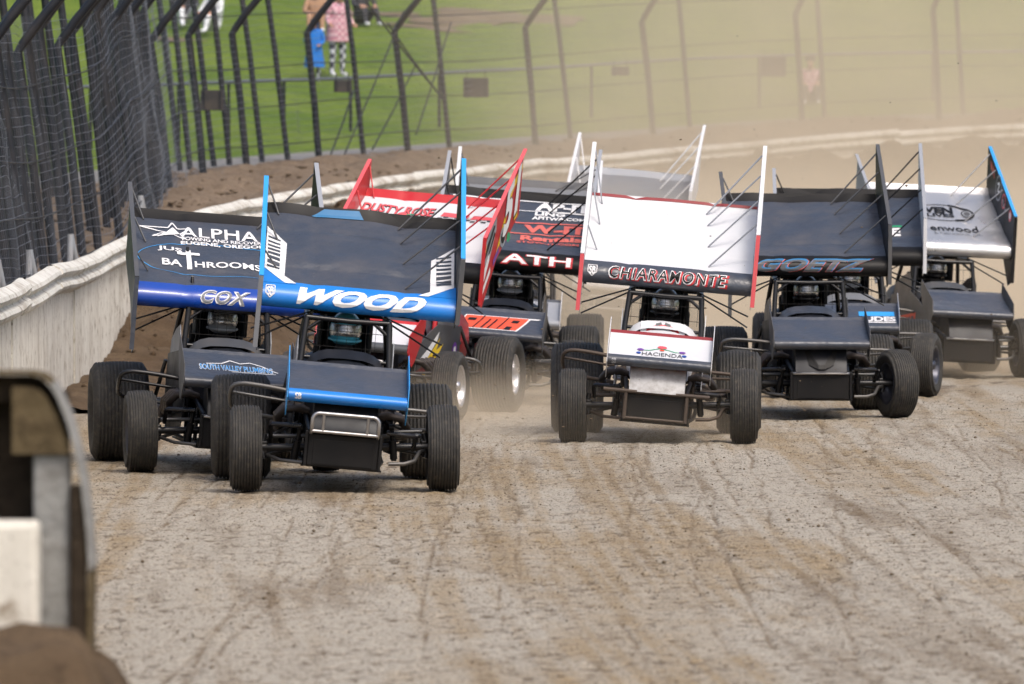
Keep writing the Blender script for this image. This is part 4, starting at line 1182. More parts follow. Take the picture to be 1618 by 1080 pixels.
sprint_car('black and deep blue race car with bathroom lettering on its wing beside the white wall', 'driver in a grey helmet in the deep blue car by the wall',
    -2.27, 63.4, -7.5, 4.4, dict(band=DBLUE, main=BLACKV, nband=BLACKV, nmain=BLACKV, nstrip=BLACKV, nplate=DGREY, lboard=BLACKV, ledge=DGREY, lfront=BLACKV, rboard=BLACKM, redge=LGREY, dent=.03, arm=LGREY, nerf=TUBEB, cowl=DGREY),
    wdz=-.07, decals=cox, ndecals=svp, lb=dict(fb=.95), helmet_m=HEL_GREY, bumper='bar')
# 3 red and white, sliding sideways
dusty = [(T('DUSTY ROSE', -.36, 1.28, .74, .20, .05, .05), BLACKM, .005), (T('DUSTY ROSE', -.36, 1.285, .72, .175, .05, .02), PINK, .008), (DISC(-.30, 1.20, .05, .055, 12), PINK, .010),
    (LINE([(-.33, 1.15), (-.24, 1.20), (-.18, 1.22)], .018), GREEN, .009), (T('RANCH, LLC', -.36, 1.10, .40, .05), DGREY, .006),
    (POLY([(.08, 1.23), (.34, 1.23), (.36, 1.31), (.10, 1.31)], [(.38, 1.23), (.60, 1.23), (.62, 1.30), (.40, 1.31)]), PINK, .006)] + [(POLY(*[[(.06 + .055 * (2 * k + j), 1.17 + .03 * j), (.11 + .055 * (2 * k + j), 1.17 + .03 * j), (.11 + .055 * (2 * k + j), 1.20 + .03 * j), (.06 + .055 * (2 * k + j), 1.20 + .03 * j)] for k in range(5) for j in range(2)]), DGREY, .006)]
B51 = [(1, POLY([(1.46, 1.62), (1.98, 2.32), (2.34, 2.53), (2.34, 2.47), (2.0, 2.24), (1.56, 1.66)]), YELLOW, .002, 'out+'),
    (1, T('51', 2.0, 2.15, .62, .50, .12, .06, slant=.32), BLACKM, .004, 'out+'), (1, T('51', 1.99, 2.155, .59, .46, .12, .045, slant=.32), WHITEP, .007, 'out+'),
    (1, POLY([(.96, 1.50), (1.24, 1.60), (1.42, 1.88), (1.40, 2.02), (1.22, 1.92), (1.0, 1.72)]), LGREY, .003, 'out+'), (1, POLY([(1.0, 1.30), (1.22, 1.58), (1.20, 1.66), (.97, 1.42)]), WHITEP, .004, 'out+'), (1, POLY([(.97, 1.60), (1.05, 1.66), (1.05, 1.74), (.97, 1.68)]), YELLOW, .005, 'out+'),
    (1, POLY([(1.02, 1.58), (1.10, 1.64), (1.36, 1.92), (1.30, 1.92), (1.08, 1.72)], [(1.14, 1.62), (1.22, 1.66), (1.38, 1.84), (1.34, 1.86)]), BLACKM, .006, 'out+'), (1, DISC(1.72, 1.80, .12, .10, 14), LGREY, .004, 'out+'), (1, DISC(1.72, 1.80, .08, .06, 12), BLACKM, .006, 'out+'),
    (1, DISC(1.96, 1.80, .07, .05, 14), GREEN, .004, 'out+'), (1, POLY([(2.14, 1.96), (2.26, 2.0), (2.26, 2.10), (2.14, 2.06)]), YELLOW, .004, 'out+'), (1, POLY([(1.40, 1.52), (1.60, 1.66), (1.58, 1.72), (1.38, 1.58)]), PURPLE, .004, 'out+'), (1, POLY([(1.02, 1.22), (1.30, 1.46), (1.28, 1.52), (1.0, 1.28)]), WHITEP, .004, 'out+')]
flame = [(POLY([(.16, .58), (.5, .68), (1.0, .86), (.95, .78), (.55, .60)]), WHITEP, .002, 1), (POLY([(.16, .46), (.5, .58), (1.05, .80), (.92, .68), (1.2, .74), (.85, .54), (.40, .42)]), YELLOW, .003, 1), (POLY([(.15, .50), (.55, .56), (.90, .66), (.60, .50), (.25, .43)]), MAROON, .005, 1), (POLY([(.9, .32), (1.5, .42), (1.6, .56), (1.3, .50)]), WHITEP, .003, 1), (DISC(1.68, .66, .10, .08, 14), PURPLE, .004, 1), (DISC(1.68, .66, .05, .04, 12), WHITEP, .006, 1)]
sprint_car('red and white race car numbered 51 sliding sideways behind the nearest car', 'driver in a black helmet in the red car numbered 51',
    -1.33, 74.5, 13.0, 5.0, dict(band=BLACKM, main=WHITE, strip=REDM, lboard=REDM, ledge=PINK, rboard=REDM, redge=PINK, rfront=REDM, nmain=WHITE, nband=DGREY, nstrip=REDM, nplate=REDM, side=DGREY, arm=GREYW, strut=REDM, cage=REDM, hood=BLACKV, dent=.012, tail=REDM),
    decals=dusty, bdecals=B51, side_decals=flame, lb=dict(ft=1.60, fb=1.05, rt=2.42, rb=1.8), rb=dict(ft=1.80, fb=1.12, rt=2.66, rb=2.02), rim=BRIGHTRIM)
# 4 black with towing lettering
rma = [(T('AP-IT', .455, 1.375, .57, .185, 0, .05), WHITEP, .006), (LINE([(-.7, 1.488), (.75, 1.488)], .022), WHITEP, .006), (LINE([(-.7, 1.262), (.75, 1.262)], .020), WHITEP, .006),
    (T('LING', .33, 1.20, .31, .085, 0, .04), WHITEP, .006), (T('APITWA.COM', .425, 1.11, .55, .065, 0, .03), WHITEP, .006), (LINE([(-.7, 1.0), (.75, 1.0)], .022), SALMON, .006),
    (T('W-IT', .41, .875, .66, .175, 0, .05), SALMON, .006), (LINE([(-.7, .755), (.75, .755)], .02), SALMON, .006), (T('Rentals', .385, .68, .64, .085, 0, .04), SALMON, .006), (T('STOW-IT.COM', .355, .58, .64, .065, 0, .03), SALMON, .006),
    (T('ATH', .27, .175, .74, .135, 0, .05), REDM, .004), (T('ATH', .27, .175, .70, .11, 0, .015), WHITEP, .007)]
rmn = [(POLY([(-.44, .19), (-.34, .59), (.42, .59), (.39, .56), (.31, .555), (.20, .19)]), WHITEP, .004), (POLY([(-.415, .21), (-.33, .57), (.295, .57), (.185, .21)]), ORANGE, .007), (POLY(*[[(a + .28 * (v0 - .39), v0), (b + .28 * (v0 - .39), v0), (b + .28 * (v1 - .39), v1), (a + .28 * (v1 - .39), v1)] for a, b, v0, v1 in ((-.33, -.25, .43, .50), (-.33, -.27, .21, .31), (-.205, -.19, .21, .57), (-.125, -.105, .21, .50), (-.06, -.04, .21, .50), (.035, .05, .21, .57), (.11, .18, .43, .50), (.11, .17, .21, .31))]), BLACKM, .010)]
sprint_car('black race car with orange and white lettering on its nose wing behind the red car', 'driver in a dark helmet in the black car with the orange nose wing lettering',
    -.14, 78.4, 3.0, 4.5, dict(band=BLACKM, main=BLACKV, lboard=DGREY, ledge=LGREY, rboard=BLACKM, redge=LGREY, rfront=BLACKM, nplate=DGREY, strut=BLACKM, cowl=PANELB, dent=.03),
    decals=rma, ndecals=rmn, lb=dict(rt=2.5), helmet_m=HEL_GREY, bumper='bar')
# 5 white
chi = [(POLY([(-.76, V_END - .035), (.76, V_END - .035), (.76, V_END), (-.76, V_END)]), MAROON, .003), (T('CHIARAMONTE', .012, .160, 1.09, .140, .16, .055, sp=1.18), REDM, .004), (T('CHIARAMONTE', 0, .165, 1.07, .128, .16, .038, sp=1.18), WHITEP, .007), (T('CHIARAMONTE', 0, .165, 1.05, .108, .16, .004, sp=1.18), BLACKM, .010), (T('SB', -.68, .165, .06, .085, 0, .03), WHITEP, .005),
    (LINE([(-.72, .22), (-.64, .22), (-.64, .145), (-.68, .11), (-.72, .145), (-.72, .22)], .006), WHITEP, .005)]
hac = [(T('HACIENDA', .02, .27, .36, .10, 0, .01, arc=-.012), DGREY, .004), (LINE([(-.19, .36), (-.10, .36), (-.05, .40), (0.0, .43), (.07, .40), (.13, .36), (.21, .36)], .014), GREEN, .004), (DISC(.015, .455, .042, .035, 12), PINK, .007), (DISC(.015, .38, .022, .02, 10), ORANGE, .007),
    (DISC(-.175, .36, .03, .03, 10), PURPLE, .007), (DISC(.195, .36, .03, .03, 10), PURPLE, .007), (DISC(-.19, .27, .022, .03, 8), DBLUE, .006), (DISC(.215, .27, .022, .03, 8), DBLUE, .006), (T('SB', -.40, .085, .04, .05, 0, .03), LGREY, .004)]
sprint_car('white winged race car with black name band leading the middle of the pack', 'driver in a black helmet with mirrored visor in the white car',
    1.30, 69.1, 1.5, 5.0, dict(band=BLACKV, main=WHITE, strip=WHITE, lboard=WHITE, ledge=WHITE, lfront=PINK, rboard=WHITE, redge=WHITE, rfront=PINK, nband=BLACKV, nmain=WHITE, nstrip=MAROON, nplate=WHITE, emblem=[(RING(0, -.05, .155, .10, .045, 24, R(12), R(168)), REDM, .002), (POLY([(-.06, .03), (-.01, .05), (-.02, .075), (-.07, .055)], [(.06, .03), (.01, .05), (.02, .075), (.07, .055)]), DGREY, .004)], nose=DIRTYW, hood=WHITE, cowl=WHITE, arm=WHITE, side=WHITE, tail=WHITE, frame=RUST, strut=LGREY, bumper=RUST, nerf=RUST, rods=RUST, dent=.010),
    decals=chi, ndecals=hac, lb=dict(ft=1.60, fb=1.06, rt=2.60, rb=1.95), rb=dict(ft=1.90, fb=1.22, rt=2.70, rb=2.0), bumper='wide')
# 6 black, front wheels turned
goe = [(T('GOETZ', .06, .165, 1.16, .160, .5, .065, sp=1.08), SALMON, .004), (T('GOETZ', .055, .167, 1.15, .150, .5, .05, sp=1.08), MUTBLUE, .007), (T('GOETZ', .035, .153, 1.12, .125, .5, .028, sp=1.08), DGREY, .010)]
sprint_car('all black race car with blue and orange name band and front wheels turned', 'driver in a glossy black helmet in the all black car',
    2.945, 75.0, -2.5, 0.3, dict(band=BLACKM, main=BLACKV, lboard=DGREY, ledge=DGREY, rboard=BLACKM, redge=DGREY, strut=DGREY, nplate=DGREY, dent=.03, arm=BLACKV, cowl=BLACKV),
    steer=17, decals=goe, nose_v=True, lb=dict(fb=.93), bumper='bar')
# 7 black with green lettering
ude = [(POLY([(.05, .44), (.42, .44), (.42, .56), (.05, .56)]), SKYB, .004), (T('UDES', .27, .34, .32, .16, 0, .04), WHITEP, .005), (LINE([(.0, .235), (.43, .225)], .03), WHITEP, .005)]
grn = [(POLY([(-.2, .80), (.56, .80), (.56, .83), (-.2, .83)]), GREEN, .005), (T('E', .485, .70, .12, .15, 0, .05), WHITEP, .006)]
sprint_car('black race car with light blue nose decal, second from the right', 'driver in a dark helmet in the black car with the light blue nose decal',
    3.55, 81.0, 0.5, 0.5, dict(band=BLACKM, main=BLACKV, lboard=DGREY, ledge=LGREY, rboard=WHITE, redge=LGREY, rfront=WHITE, strut=BLACKM, cowl=GREYW, dent=.035, nplate=LGREY, rim=1),
    steer=-14, decals=grn, ndecals=ude, helmet_m=HEL_GREY, bumper='bar')
# 8 silver wing, far right
sil = [(RING(.12, 1.0, .37, .21, .04, 40, R(-70), R(75)), BLACKM, .005), (RING(.12, 1.0, .36, .20, .014, 40), BLACKM, .004), (DISC(.40, 1.0, .07, .09, 14), DGREY, .006), (RING(.40, 1.0, .05, .06, .012, 20), LGREY, .009), (T('VEN', .08, 1.06, .34, .15, .1, .05), BLACKM, .006), (T('LIVES', .08, .935, .32, .085, 0, .03), BLACKM, .006),
    (T('enwood', .18, .62, .56, .16, 0, .012), BLACKM, .006), (T('& Fabrication, Inc.', .20, .47, .56, .09, 0, .0), GREYW, .006)]
jb = [(1, LINE([(-2.2, 2.46), (-2.15, 2.36), (-2.12, 2.44), (-2.08, 2.30), (-2.03, 2.40), (-1.98, 2.26)], .03), SALMON, .003, 'in+'), (1, RING(-1.74, 2.15, .15, .15, .02, 24), LGREY, .003, 'in+'), (1, LINE([(-1.80, 2.20), (-1.70, 2.20), (-1.78, 2.12), (-1.69, 2.10)], .03), WHITEP, .003, 'in+'), (1, LINE([(-1.56, 1.98), (-1.50, 2.02), (-1.47, 1.93), (-1.42, 1.97), (-1.38, 1.88), (-1.33, 1.92)], .022), LGREY, .003, 'in+'), (1, RING(-1.46, 2.0, .09, .09, .02, 20), PINK, .004, 'in+'), (1, DISC(-1.12, 1.84, .07, .07, 14), PINK, .003, 'in+'), (1, DISC(-1.12, 1.84, .04, .04, 12), WHITEP, .005, 'in+')]
jside = [(POLY([(-1.75, .62), (-.62, .70), (-.62, .46), (-1.75, .38)]), ORANGE, .002, -1), (POLY(*[[(-1.62 + .16 * k, .50 + .012 * k), (-1.52 + .16 * k, .508 + .012 * k), (-1.52 + .16 * k, .60 + .012 * k), (-1.62 + .16 * k, .59 + .012 * k)] for k in range(6)]), DGREY, .004, -1)]
sprint_car('race car with bare silver wing and black side board at the far right', 'driver in a dark helmet in the silver winged car at far right',
    5.03, 87.0, -10.0, 3.0, dict(band=SILVERW, main=SILVERW, strip=SILVERW, lboard=LGREY, ledge=LGREY, rboard=BLACKM, redge=SKYB, rfront=BLACKM, strut=STEEL, nmain=BLACKV, nplate=DULLST, side=DULLST, arm=DULLST, dent=.006, cowl=DGREY, nband=BLACKV),
    lf_x=.72, decals=sil, bdecals=jb, side_decals=jside, lb=dict(ft=1.7, rt=2.45), rb=dict(ft=1.83, fb=1.05, rt=2.62, rb=2.0), bumper='bar')
# 9 silver wing with white boards, deep in the dust
s5 = []
for k in range(10):
    a = PI / 2 + 2 * PI * k / 10; r = .10 if k % 2 == 0 else .045
    s5.append((-.02 + r * 1.5 * math.cos(a), .50 + r * math.sin(a)))
sprint_car('white-boarded race car with grey wing fading into the dust behind the white car', 'driver almost hidden by dust in the grey winged car',
    1.24, 96.0, 5.5, 5.0, dict(band=WHITE, main=GREYW, strip=LGREY, lboard=WHITE, ledge=WHITE, rboard=WHITE, redge=WHITE, strut=WHITEP, nmain=LGREY, nstrip=REDM, nband=WHITE, nplate=WHITE, hood=PINK, cowl=PINK, side=WHITE, dent=.01),
    z0=.12, ndecals=[(POLY([(-.44, .44), (.44, .44), (.44, .60), (-.44, .60)]), PINK, .003), (POLY(s5), YELLOW, .006)], rb=dict(ft=1.95, rt=2.78), lb=dict(rt=2.55, ft=1.7), helmet_m=HEL_GREY)
# 10 dark wing, white boards, behind the black car
sprint_car('dark winged race car with white boards hidden behind the orange lettered black car', 'driver hidden by dust in the dark winged car with white boards',
    .05, 83.6, 1.0, 3.5, dict(band=DGREY, main=GREYW, strip=DGREY, lboard=WHITE, ledge=WHITE, rboard=WHITE, redge=WHITE, nmain=LGREY, nband=LGREY, nplate=WHITE, side=DGREY, dent=.01),
    wdz=.08, lb=dict(rt=2.46), rb=dict(ft=1.7, rt=2.40), helmet_m=HEL_GREY)
# ---------------------------------------------------------------- spectators on the grass hill
_base = WC[::2]; _bs = WS[::2]
def out_at(X, Y):
    d2 = (X - _base[:, 0]) ** 2 + (Y - _base[:, 1]) ** 2; k = int(d2.argmin()); d = math.sqrt(d2[k])
    return float(outer_z(np.array([_bs[k]]), np.array([d]))[0])
def hill_hit(px, py):
    best = None
    for Y in np.arange(112, 190, .25):
        p = at(px, py, Y); e = abs(p.z - out_at(p.x, Y))
        if best is None or e < best[0]: best = (e, Y)
    Y = best[1]; p = at(px, py, Y); p.z = out_at(p.x, Y)
    return p
def assign(me, fn, n):
    for k in range(n): me.materials.append(None)
    for p in me.polygons: p.material_index = fn(p.center)
def stand_joints(h=1.0, lean=0.0, arm='down'):
    J = {'pelvis': ((0, 0, .52), .085), 'waist': ((0, -.01 - lean * .3, .62), .080), 'chest': ((0, -lean * .7, .745), .092), 'neck': ((0, -lean, .835), .032), 'head': ((0, -.012 - lean * 1.1, .885), .052), 'crown': ((0, -.005 - lean * 1.15, .955), .048), 'nose': ((0, -.075 - lean * 1.1, .895), .012)}
    E = [('pelvis', 'waist'), ('waist', 'chest'), ('chest', 'neck'), ('neck', 'head'), ('head', 'crown'), ('head', 'nose')]
    for s_, n in ((-1, 'a'), (1, 'b')):
        J['sh' + n] = ((s_*.105, -lean * .8, .80), .043); J['el' + n] = ((s_*.145, -.01 - lean * .5, .645), .032); J['wr' + n] = ((s_*(.09 if arm == 'front' else .15), -.10 - lean * .4, .58), .022); J['ha' + n] = ((s_*(.06 if arm == 'front' else .15), -.135 - lean * .4, .575), .022)
        J['hip' + n] = ((s_*.055, 0, .49), .06); J['kn' + n] = ((s_*.062, -.012, .275), .042); J['an' + n] = ((s_*.065, .01, .05), .028); J['to' + n] = ((s_*.075, -.09, .022), .024)
        E += [('chest', 'sh' + n), ('sh' + n, 'el' + n), ('el' + n, 'wr' + n), ('wr' + n, 'ha' + n), ('pelvis', 'hip' + n), ('hip' + n, 'kn' + n), ('kn' + n, 'an' + n), ('an' + n, 'to' + n)]
        for q in range(5):
            J[f'f{q}{n}'] = ((J['ha' + n][0][0] + (q - 2) * .009, J['ha' + n][0][1] - .035 + abs(q - 2) * .005, .565), .006); E.append(('ha' + n, f'f{q}{n}'))
    return {k: (tuple(c * h for c in p), r * h) for k, (p, r) in J.items()}, E
def sit_joints(h=1.75):
    J = {'pelvis': ((0, 0, .10), .085), 'waist': ((0, .02, .20), .08), 'chest': ((0, .01, .33), .09), 'neck': ((0, -.01, .42), .032), 'head': ((0, -.025, .47), .052), 'crown': ((0, -.02, .54), .048), 'nose': ((0, -.09, .48), .012)}
    E = [('pelvis', 'waist'), ('waist', 'chest'), ('chest', 'neck'), ('neck', 'head'), ('head', 'crown'), ('head', 'nose')]
    for s_, n in ((-1, 'a'), (1, 'b')):
        J['sh' + n] = ((s_*.105, 0, .385), .042); J['el' + n] = ((s_*.14, -.08, .26), .03); J['wr' + n] = ((s_*.08, -.20, .25), .021); J['ha' + n] = ((s_*.06, -.235, .25), .022)
        J['hip' + n] = ((s_*.055, -.03, .09), .06); J['kn' + n] = ((s_*.075, -.24, .24), .042); J['an' + n] = ((s_*.08, -.33, .045), .028); J['to' + n] = ((s_*.085, -.43, .03), .025)
        E += [('chest', 'sh' + n), ('sh' + n, 'el' + n), ('el' + n, 'wr' + n), ('wr' + n, 'ha' + n), ('pelvis', 'hip' + n), ('hip' + n, 'kn' + n), ('kn' + n, 'an' + n), ('an' + n, 'to' + n)]
        for q in range(5):
            J[f'f{q}{n}'] = ((J['ha' + n][0][0] + (q - 2) * .009, J['ha' + n][0][1] - .03, .24), .006); E.append(('ha' + n, f'f{q}{n}'))
    return {k: (tuple(c * h for c in p), r * h) for k, (p, r) in J.items()}, E
def hair_cap(c, r, parent, m=HAIR):
    mb = MB(); rows = []
    for i in range(7):
        th = PI * .56 * i / 6
        rows.append([(c[0] + r * math.sin(th) * math.cos(2*PI*j/14), c[1] + .015 + r * 1.05 * math.sin(th) * math.sin(2*PI*j/14), c[2] + r * 1.05 * math.cos(th)) for j in range(15)])
    link('hair', mb.grid(rows).mesh('hair'), m, parent)
def person(px, py, label, h, pose, fn, mats, rz=0.0, hair=True, **kw):
    p = hill_hit(px, py)
    J, E = (stand_joints(h, **kw) if pose == 'stand' else sit_joints(h))
    me = skin_mesh('person_body', J, E, 1); assign(me, lambda c: fn(c / h), len(mats))
    o = bpy.data.objects.new('person', me); COL.objects.link(o); o.location = p; o.rotation_euler = (0, 0, rz)
    for i, m in enumerate(mats): o.material_slots[i].link = 'OBJECT'; o.material_slots[i].material = m
    tag(o, label, 'person', 'spectators on the grass bank')
    if hair: hair_cap(tuple(J['crown'][0][k] - (0, 0, .012 * h)[k] for k in range(3)), .066 * h, o)
    return o
def std(c):
    if c.z > .84 or (c.y < -.115 and .54 < c.z < .62): return 0
    if c.z > .50: return 1
    return 2 if c.z > .05 else 3
kid = person(497, 131, 'child in a bright blue hooded rain coat standing at the pipe rail', 1.24, 'stand', std, [SKIN, JACKET, CHECKP, WHITEC], arm='front')
h = 1.24
mb = MB(); rows = []      # knee-length coat skirt and hood
for z, r in ((.80, .085), (.72, .112), (.60, .112), (.45, .132), (.30, .158), (.24, .165)):
    rows.append([(r * h * math.cos(2*PI*j/20), .82 * r * h * math.sin(2*PI*j/20) * (1 + .06 * math.sin(5 * j)), z * h) for j in range(21)])
link('coat', mb.grid(rows).mesh('coat'), JACKET, kid)
mb = MB(); rows = []
for i in range(7):
    th = PI * .8 * i / 6
    rows.append([(.078 * h * math.sin(th) * math.cos(PI * j / 12), .02 * h + .085 * h * math.sin(th) * math.sin(PI * j / 12), .91 * h + .09 * h * math.cos(th)) for j in range(13)])
link('hood', mb.grid(rows).mesh('hood'), JACKET, kid)
adult = person(533, 124, 'adult in pink plaid jacket and checked trousers leaning beside the child in blue', 1.72, 'stand', std, [SKIN, PLAID, CHECKP, WHITEC], rz=.5, lean=.05)
mb = MB(); rows = []
for z, r in ((.80, .09), (.70, .125), (.58, .13), (.44, .14), (.40, .138)):
    rows.append([(r * 1.72 * math.cos(2*PI*j/20), .75 * r * 1.72 * math.sin(2*PI*j/20), z * 1.72) for j in range(21)])
link('jacket', mb.grid(rows).mesh('jacket'), PLAID, adult)
def sits(c):
    if c.z > .42 or (c.y < -.19 and .225 < c.z < .27 and abs(c.x) < .11): return 0
    if c.z > .17 and c.y > -.16: return 1
    return 2 if c.z > .055 or c.y > -.33 else 3
person(500, 52, 'seated spectator in tan top just above the child in blue', 1.7, 'sit', sits, [SKIN, TANC, TANC, WHITEC])
person(572, 42, 'dark clothed spectator with white shoes seated right of the plaid jacket', 1.75, 'sit', sits, [SKIN, JEANS, JEANS, WHITEC], rz=.4)
person(292, 44, 'seated spectator in dark jacket left of the white blanket', 1.75, 'sit', sits, [SKIN, JEANS, WHITEC, WHITEC], rz=.2)
person(338, 54, 'seated spectator wrapped in white at the top left beyond the fence', 1.70, 'sit', sits, [SKIN, WHITEC, WHITEC, WHITEC], rz=-.5)
person(1280, 165, 'seated spectator in pink top blurred by dust beyond the far fence', 1.65, 'sit', sits, [SKIN, PLAID, JEANS, WHITEC])
# worn earth patches on the grass
for (px, py, w, d_) in ((775, 28, 1.6, 1.6), (690, 45, .9, .6), (270, 62, .6, .5), (620, 25, .8, .6)):
    p = hill_hit(px, py)
    n = 28; V = [(p.x, p.y, out_at(p.x, p.y) + .05)]
    for j in range(n):
        a = 2 * PI * j / n; rr = 1 + .3 * math.sin(3 * a + px) + .12 * math.sin(7 * a)
        x, y = p.x + w * rr * math.cos(a), p.y + d_ * rr * math.sin(a); V.append((x, y, out_at(x, y) + .02))
    mb = MB(); mb.add(V, [(0, 1 + j, 1 + (j + 1) % n) for j in range(n)], smooth=True)
    structure(link('bare_earth', mb.mesh('bare_earth'), CLOD))

# ---------------------------------------------------------------- loose dirt
def clods(name, pts, sizes, mat, label, cat, parent=None):
    base = np.array([(1, 0, 0), (-1, 0, 0), (0, 1, 0), (0, -1, 0), (0, 0, 1), (0, 0, -1)], float)
    F = np.array([(0, 2, 4), (2, 1, 4), (1, 3, 4), (3, 0, 4), (2, 0, 5), (1, 2, 5), (3, 1, 5), (0, 3, 5)])
    n = len(pts)
    jit = 1 + RNG.uniform(-.45, .45, (n, 6, 1))
    ang = RNG.uniform(0, 2 * PI, n)
    V = base[None] * jit * np.array([1.15, 1.0, .62])[None, None] * np.array(sizes)[:, None, None]
    ca, sa = np.cos(ang)[:, None], np.sin(ang)[:, None]
    V = np.stack([V[..., 0] * ca - V[..., 1] * sa, V[..., 0] * sa + V[..., 1] * ca, V[..., 2]], -1) + np.array(pts)[:, None, :]
    me = bpy.data.meshes.new(name)
    co = V.reshape(-1, 3); fa = (F[None] + (np.arange(n) * 6)[:, None, None]).reshape(-1, 3)
    me.vertices.add(len(co)); me.vertices.foreach_set('co', co.astype(np.float32).ravel())
    me.loops.add(fa.size); me.loops.foreach_set('vertex_index', fa.ravel().astype(np.int32))
    me.polygons.add(len(fa)); me.polygons.foreach_set('loop_start', np.arange(0, fa.size, 3, dtype=np.int32)); me.polygons.foreach_set('loop_total', np.full(len(fa), 3, np.int32))
    me.update(calc_edges=True); me.materials.append(mat)
    o = bpy.data.objects.new(name, me); COL.objects.link(o)
    return tag(o, label, cat, kind='stuff')
P, Sz = [], []
for k in range(8000):
    y = 37.5 + 46 * RNG.random() ** 1.3; hw = y * .069
    x = RNG.uniform(-hw, hw)
    if vnoise(np.array(x * 1.1), np.array(y * .3), 99) < RNG.uniform(.1, .75): continue
    r = .004 + .006 * RNG.random() + (.012 * RNG.random() if RNG.random() < .04 else 0)
    P.append((x, y, track_z(x, y) + r * .3)); Sz.append(r)
clods('loose_clods', P, Sz, CLOD, 'small dry clods of clay scattered over the track', 'dirt clods')
P, Sz = [], []
for k in range(520):
    y = RNG.uniform(62, 112); x = RNG.uniform(-.035 * y, .066 * y) if RNG.random() < .8 else RNG.uniform(-.01 * y, .03 * y)
    z = RNG.exponential(.75) + .12
    if z > 5.2: continue
    P.append((x, y, z)); Sz.append(.004 + .012 * RNG.random() ** 3)
clods('flying_dirt', P, Sz, CLOD, 'specks of dirt thrown into the air by the spinning wheels', 'flying dirt')
P, Sz = [], []
for k in range(900):
    s = RNG.uniform(s_of_Y(80), s_of_Y(120)); d = -RNG.uniform(.1, 2.6)
    x, y, z = off(s, d); zz = float(berm_z(np.array([[s]]), np.array([[d]]))[0, 0]); r = .015 + .04 * RNG.random() ** 2
    P.append((float(x), float(y), zz + r * .2)); Sz.append(r)
PB, SB_ = [], []
for k in range(2600):
    s = RNG.uniform(s_of_Y(84), s_of_Y(126)); d = RNG.uniform(.6, 3.4)
    x, y, z = off(s, d); r = .015 + .05 * RNG.random() ** 2
    PB.append((float(x), float(y), float(outer_z(np.array([s]), np.array([d]))[0]) + r * .3)); SB_.append(r)
clods('bank_clods', PB, SB_, MULCH, 'crumbly lumps of soil on the bank behind the wall', 'dirt clods')
clods('berm_clods', P, Sz, BERM, 'dark lumps of soil on the berm along the wall', 'dirt clods')

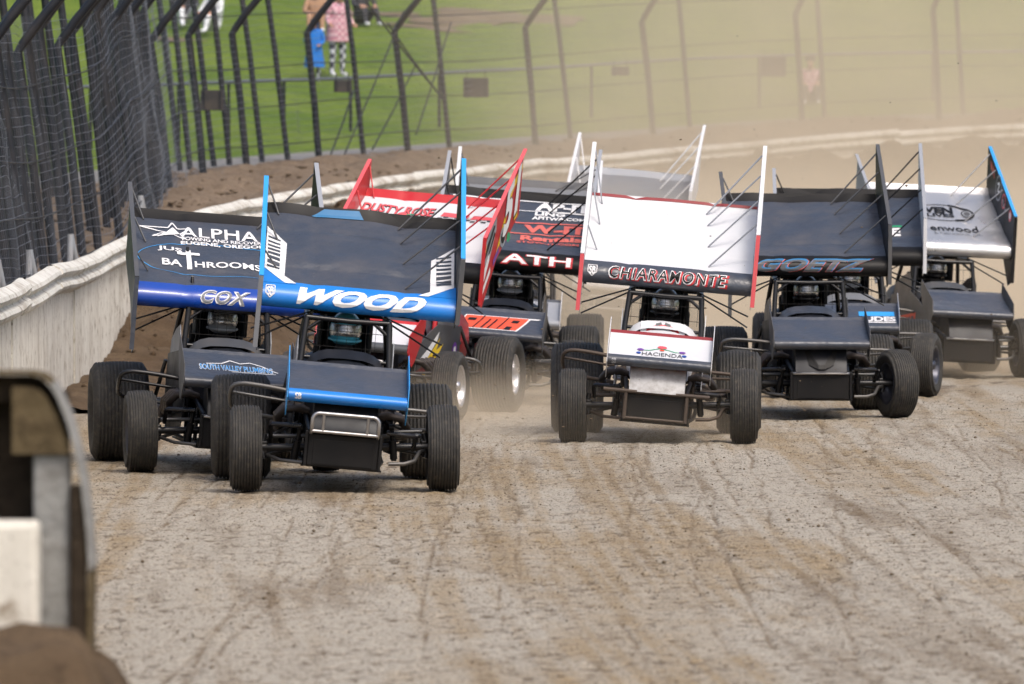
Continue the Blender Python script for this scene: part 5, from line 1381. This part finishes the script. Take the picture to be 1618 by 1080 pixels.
# ---------------------------------------------------------------- dust thrown up by the pack
def dust():
    x0, x1, y0, y1, z0, z1 = -7.0, 16.0, 61.5, 152.0, -0.3, 9.0
    mb = MB().box(((x0 + x1) / 2, (y0 + y1) / 2, (z0 + z1) / 2), (x1 - x0, y1 - y0, z1 - z0))
    m = bpy.data.materials.new('airborne_dust'); m.use_nodes = True; nt = m.node_tree
    for n in list(nt.nodes): nt.nodes.remove(n)
    out = nt.nodes.new('ShaderNodeOutputMaterial'); pv = nt.nodes.new('ShaderNodeVolumePrincipled')
    pv.inputs['Color'].default_value = (0.92, 0.795, 0.615, 1); pv.inputs['Anisotropy'].default_value = 0.0
    nt.links.new(pv.outputs[0], out.inputs['Volume'])
    geo = nt.nodes.new('ShaderNodeNewGeometry'); sp = nt.nodes.new('ShaderNodeSeparateXYZ'); nt.links.new(geo.outputs['Position'], sp.inputs[0])
    def mr(src, a, b, c=0.0, d=1.0):
        n = nt.nodes.new('ShaderNodeMapRange'); n.interpolation_type = 'SMOOTHSTEP'
        for k, v in zip(('From Min', 'From Max', 'To Min', 'To Max'), (a, b, c, d)): n.inputs[k].default_value = v
        nt.links.new(src, n.inputs['Value']); return n.outputs['Result']
    def mul(*a):
        r = a[0]
        for b in a[1:]:
            n = nt.nodes.new('ShaderNodeMath'); n.operation = 'MULTIPLY'
            nt.links.new(r, n.inputs[0])
            if isinstance(b, (int, float)): n.inputs[1].default_value = b
            else: nt.links.new(b, n.inputs[1])
            r = n.outputs[0]
        return r
    def add(a, b):
        n = nt.nodes.new('ShaderNodeMath'); n.operation = 'ADD'; nt.links.new(a, n.inputs[0]); nt.links.new(b, n.inputs[1]); return n.outputs[0]
    X, Y, Z = sp.outputs
    # slanting left edge of the cloud: it drifts to the right of the pack
    # the pack outruns its own dust: the near face of the cloud lies further back on the right
    n = nt.nodes.new('ShaderNodeMath'); n.operation = 'SUBTRACT'; nt.links.new(Y, n.inputs[0]); nt.links.new(mul(mr(X, 1.6, 4.0), 7.5), n.inputs[1]); YS = n.outputs[0]
    low = mul(mr(X, -1.6, .2), mr(YS, 81, 86), mr(Y, 150, 100, 0.6, 1), mr(Z, 2.5, .9), DUST_LOW)
    roost = mul(mr(X, -1.6, -.6), mr(X, 2.4, 1.5), mr(Y, 66, 74), mr(Y, 94, 82), mr(Z, .62, .05), DUST_ROOST)
    n2 = nt.nodes.new('ShaderNodeMath'); n2.operation = 'ADD'; nt.links.new(roost, n2.inputs[0]); nt.links.new(mul(mr(X, 2.6, 4.0), mr(Y, 84, 90), mr(Y, 102, 92), mr(Z, 1.0, .05), DUST_ROOST), n2.inputs[1]); roost = n2.outputs[0]
    high = mul(mr(X, -3.0, 4.0), mr(Y, 92, 112), mr(Z, 8.5, 4.5), DUST_HIGH)
    mid = mul(mr(X, -2.0, 2.5), mr(Y, 98, 112), mr(Z, 4.6, 2.2), DUST_MID)
    high = add(high, mid)
    nz = _noise(nt, .42, 3, .6, vec=geo.outputs['Position'])
    f = _ramp(nt, nz.outputs['Fac'], [(.3, .45), (.7, 1.6)])
    # ramps clamp at 1, so scale afterwards
    tot = mul(add(add(low, roost), high), mr(nz.outputs['Fac'], .32, .68, .25, 1.8))
    nt.links.new(tot, pv.inputs['Density'])
    m.cycles.volume_step_rate = 1.0 if hasattr(m.cycles, 'volume_step_rate') else 1.0
    o = link('dust_cloud', mb.mesh('dust_cloud'), m)
    tag(o, 'tan dust cloud hanging behind and to the right of the racing cars', 'dust', kind='stuff')
DUST_LOW, DUST_ROOST, DUST_HIGH, DUST_MID = .105, .18, .025, .013
dust()
SC.cycles.volume_step_rate = 1.0
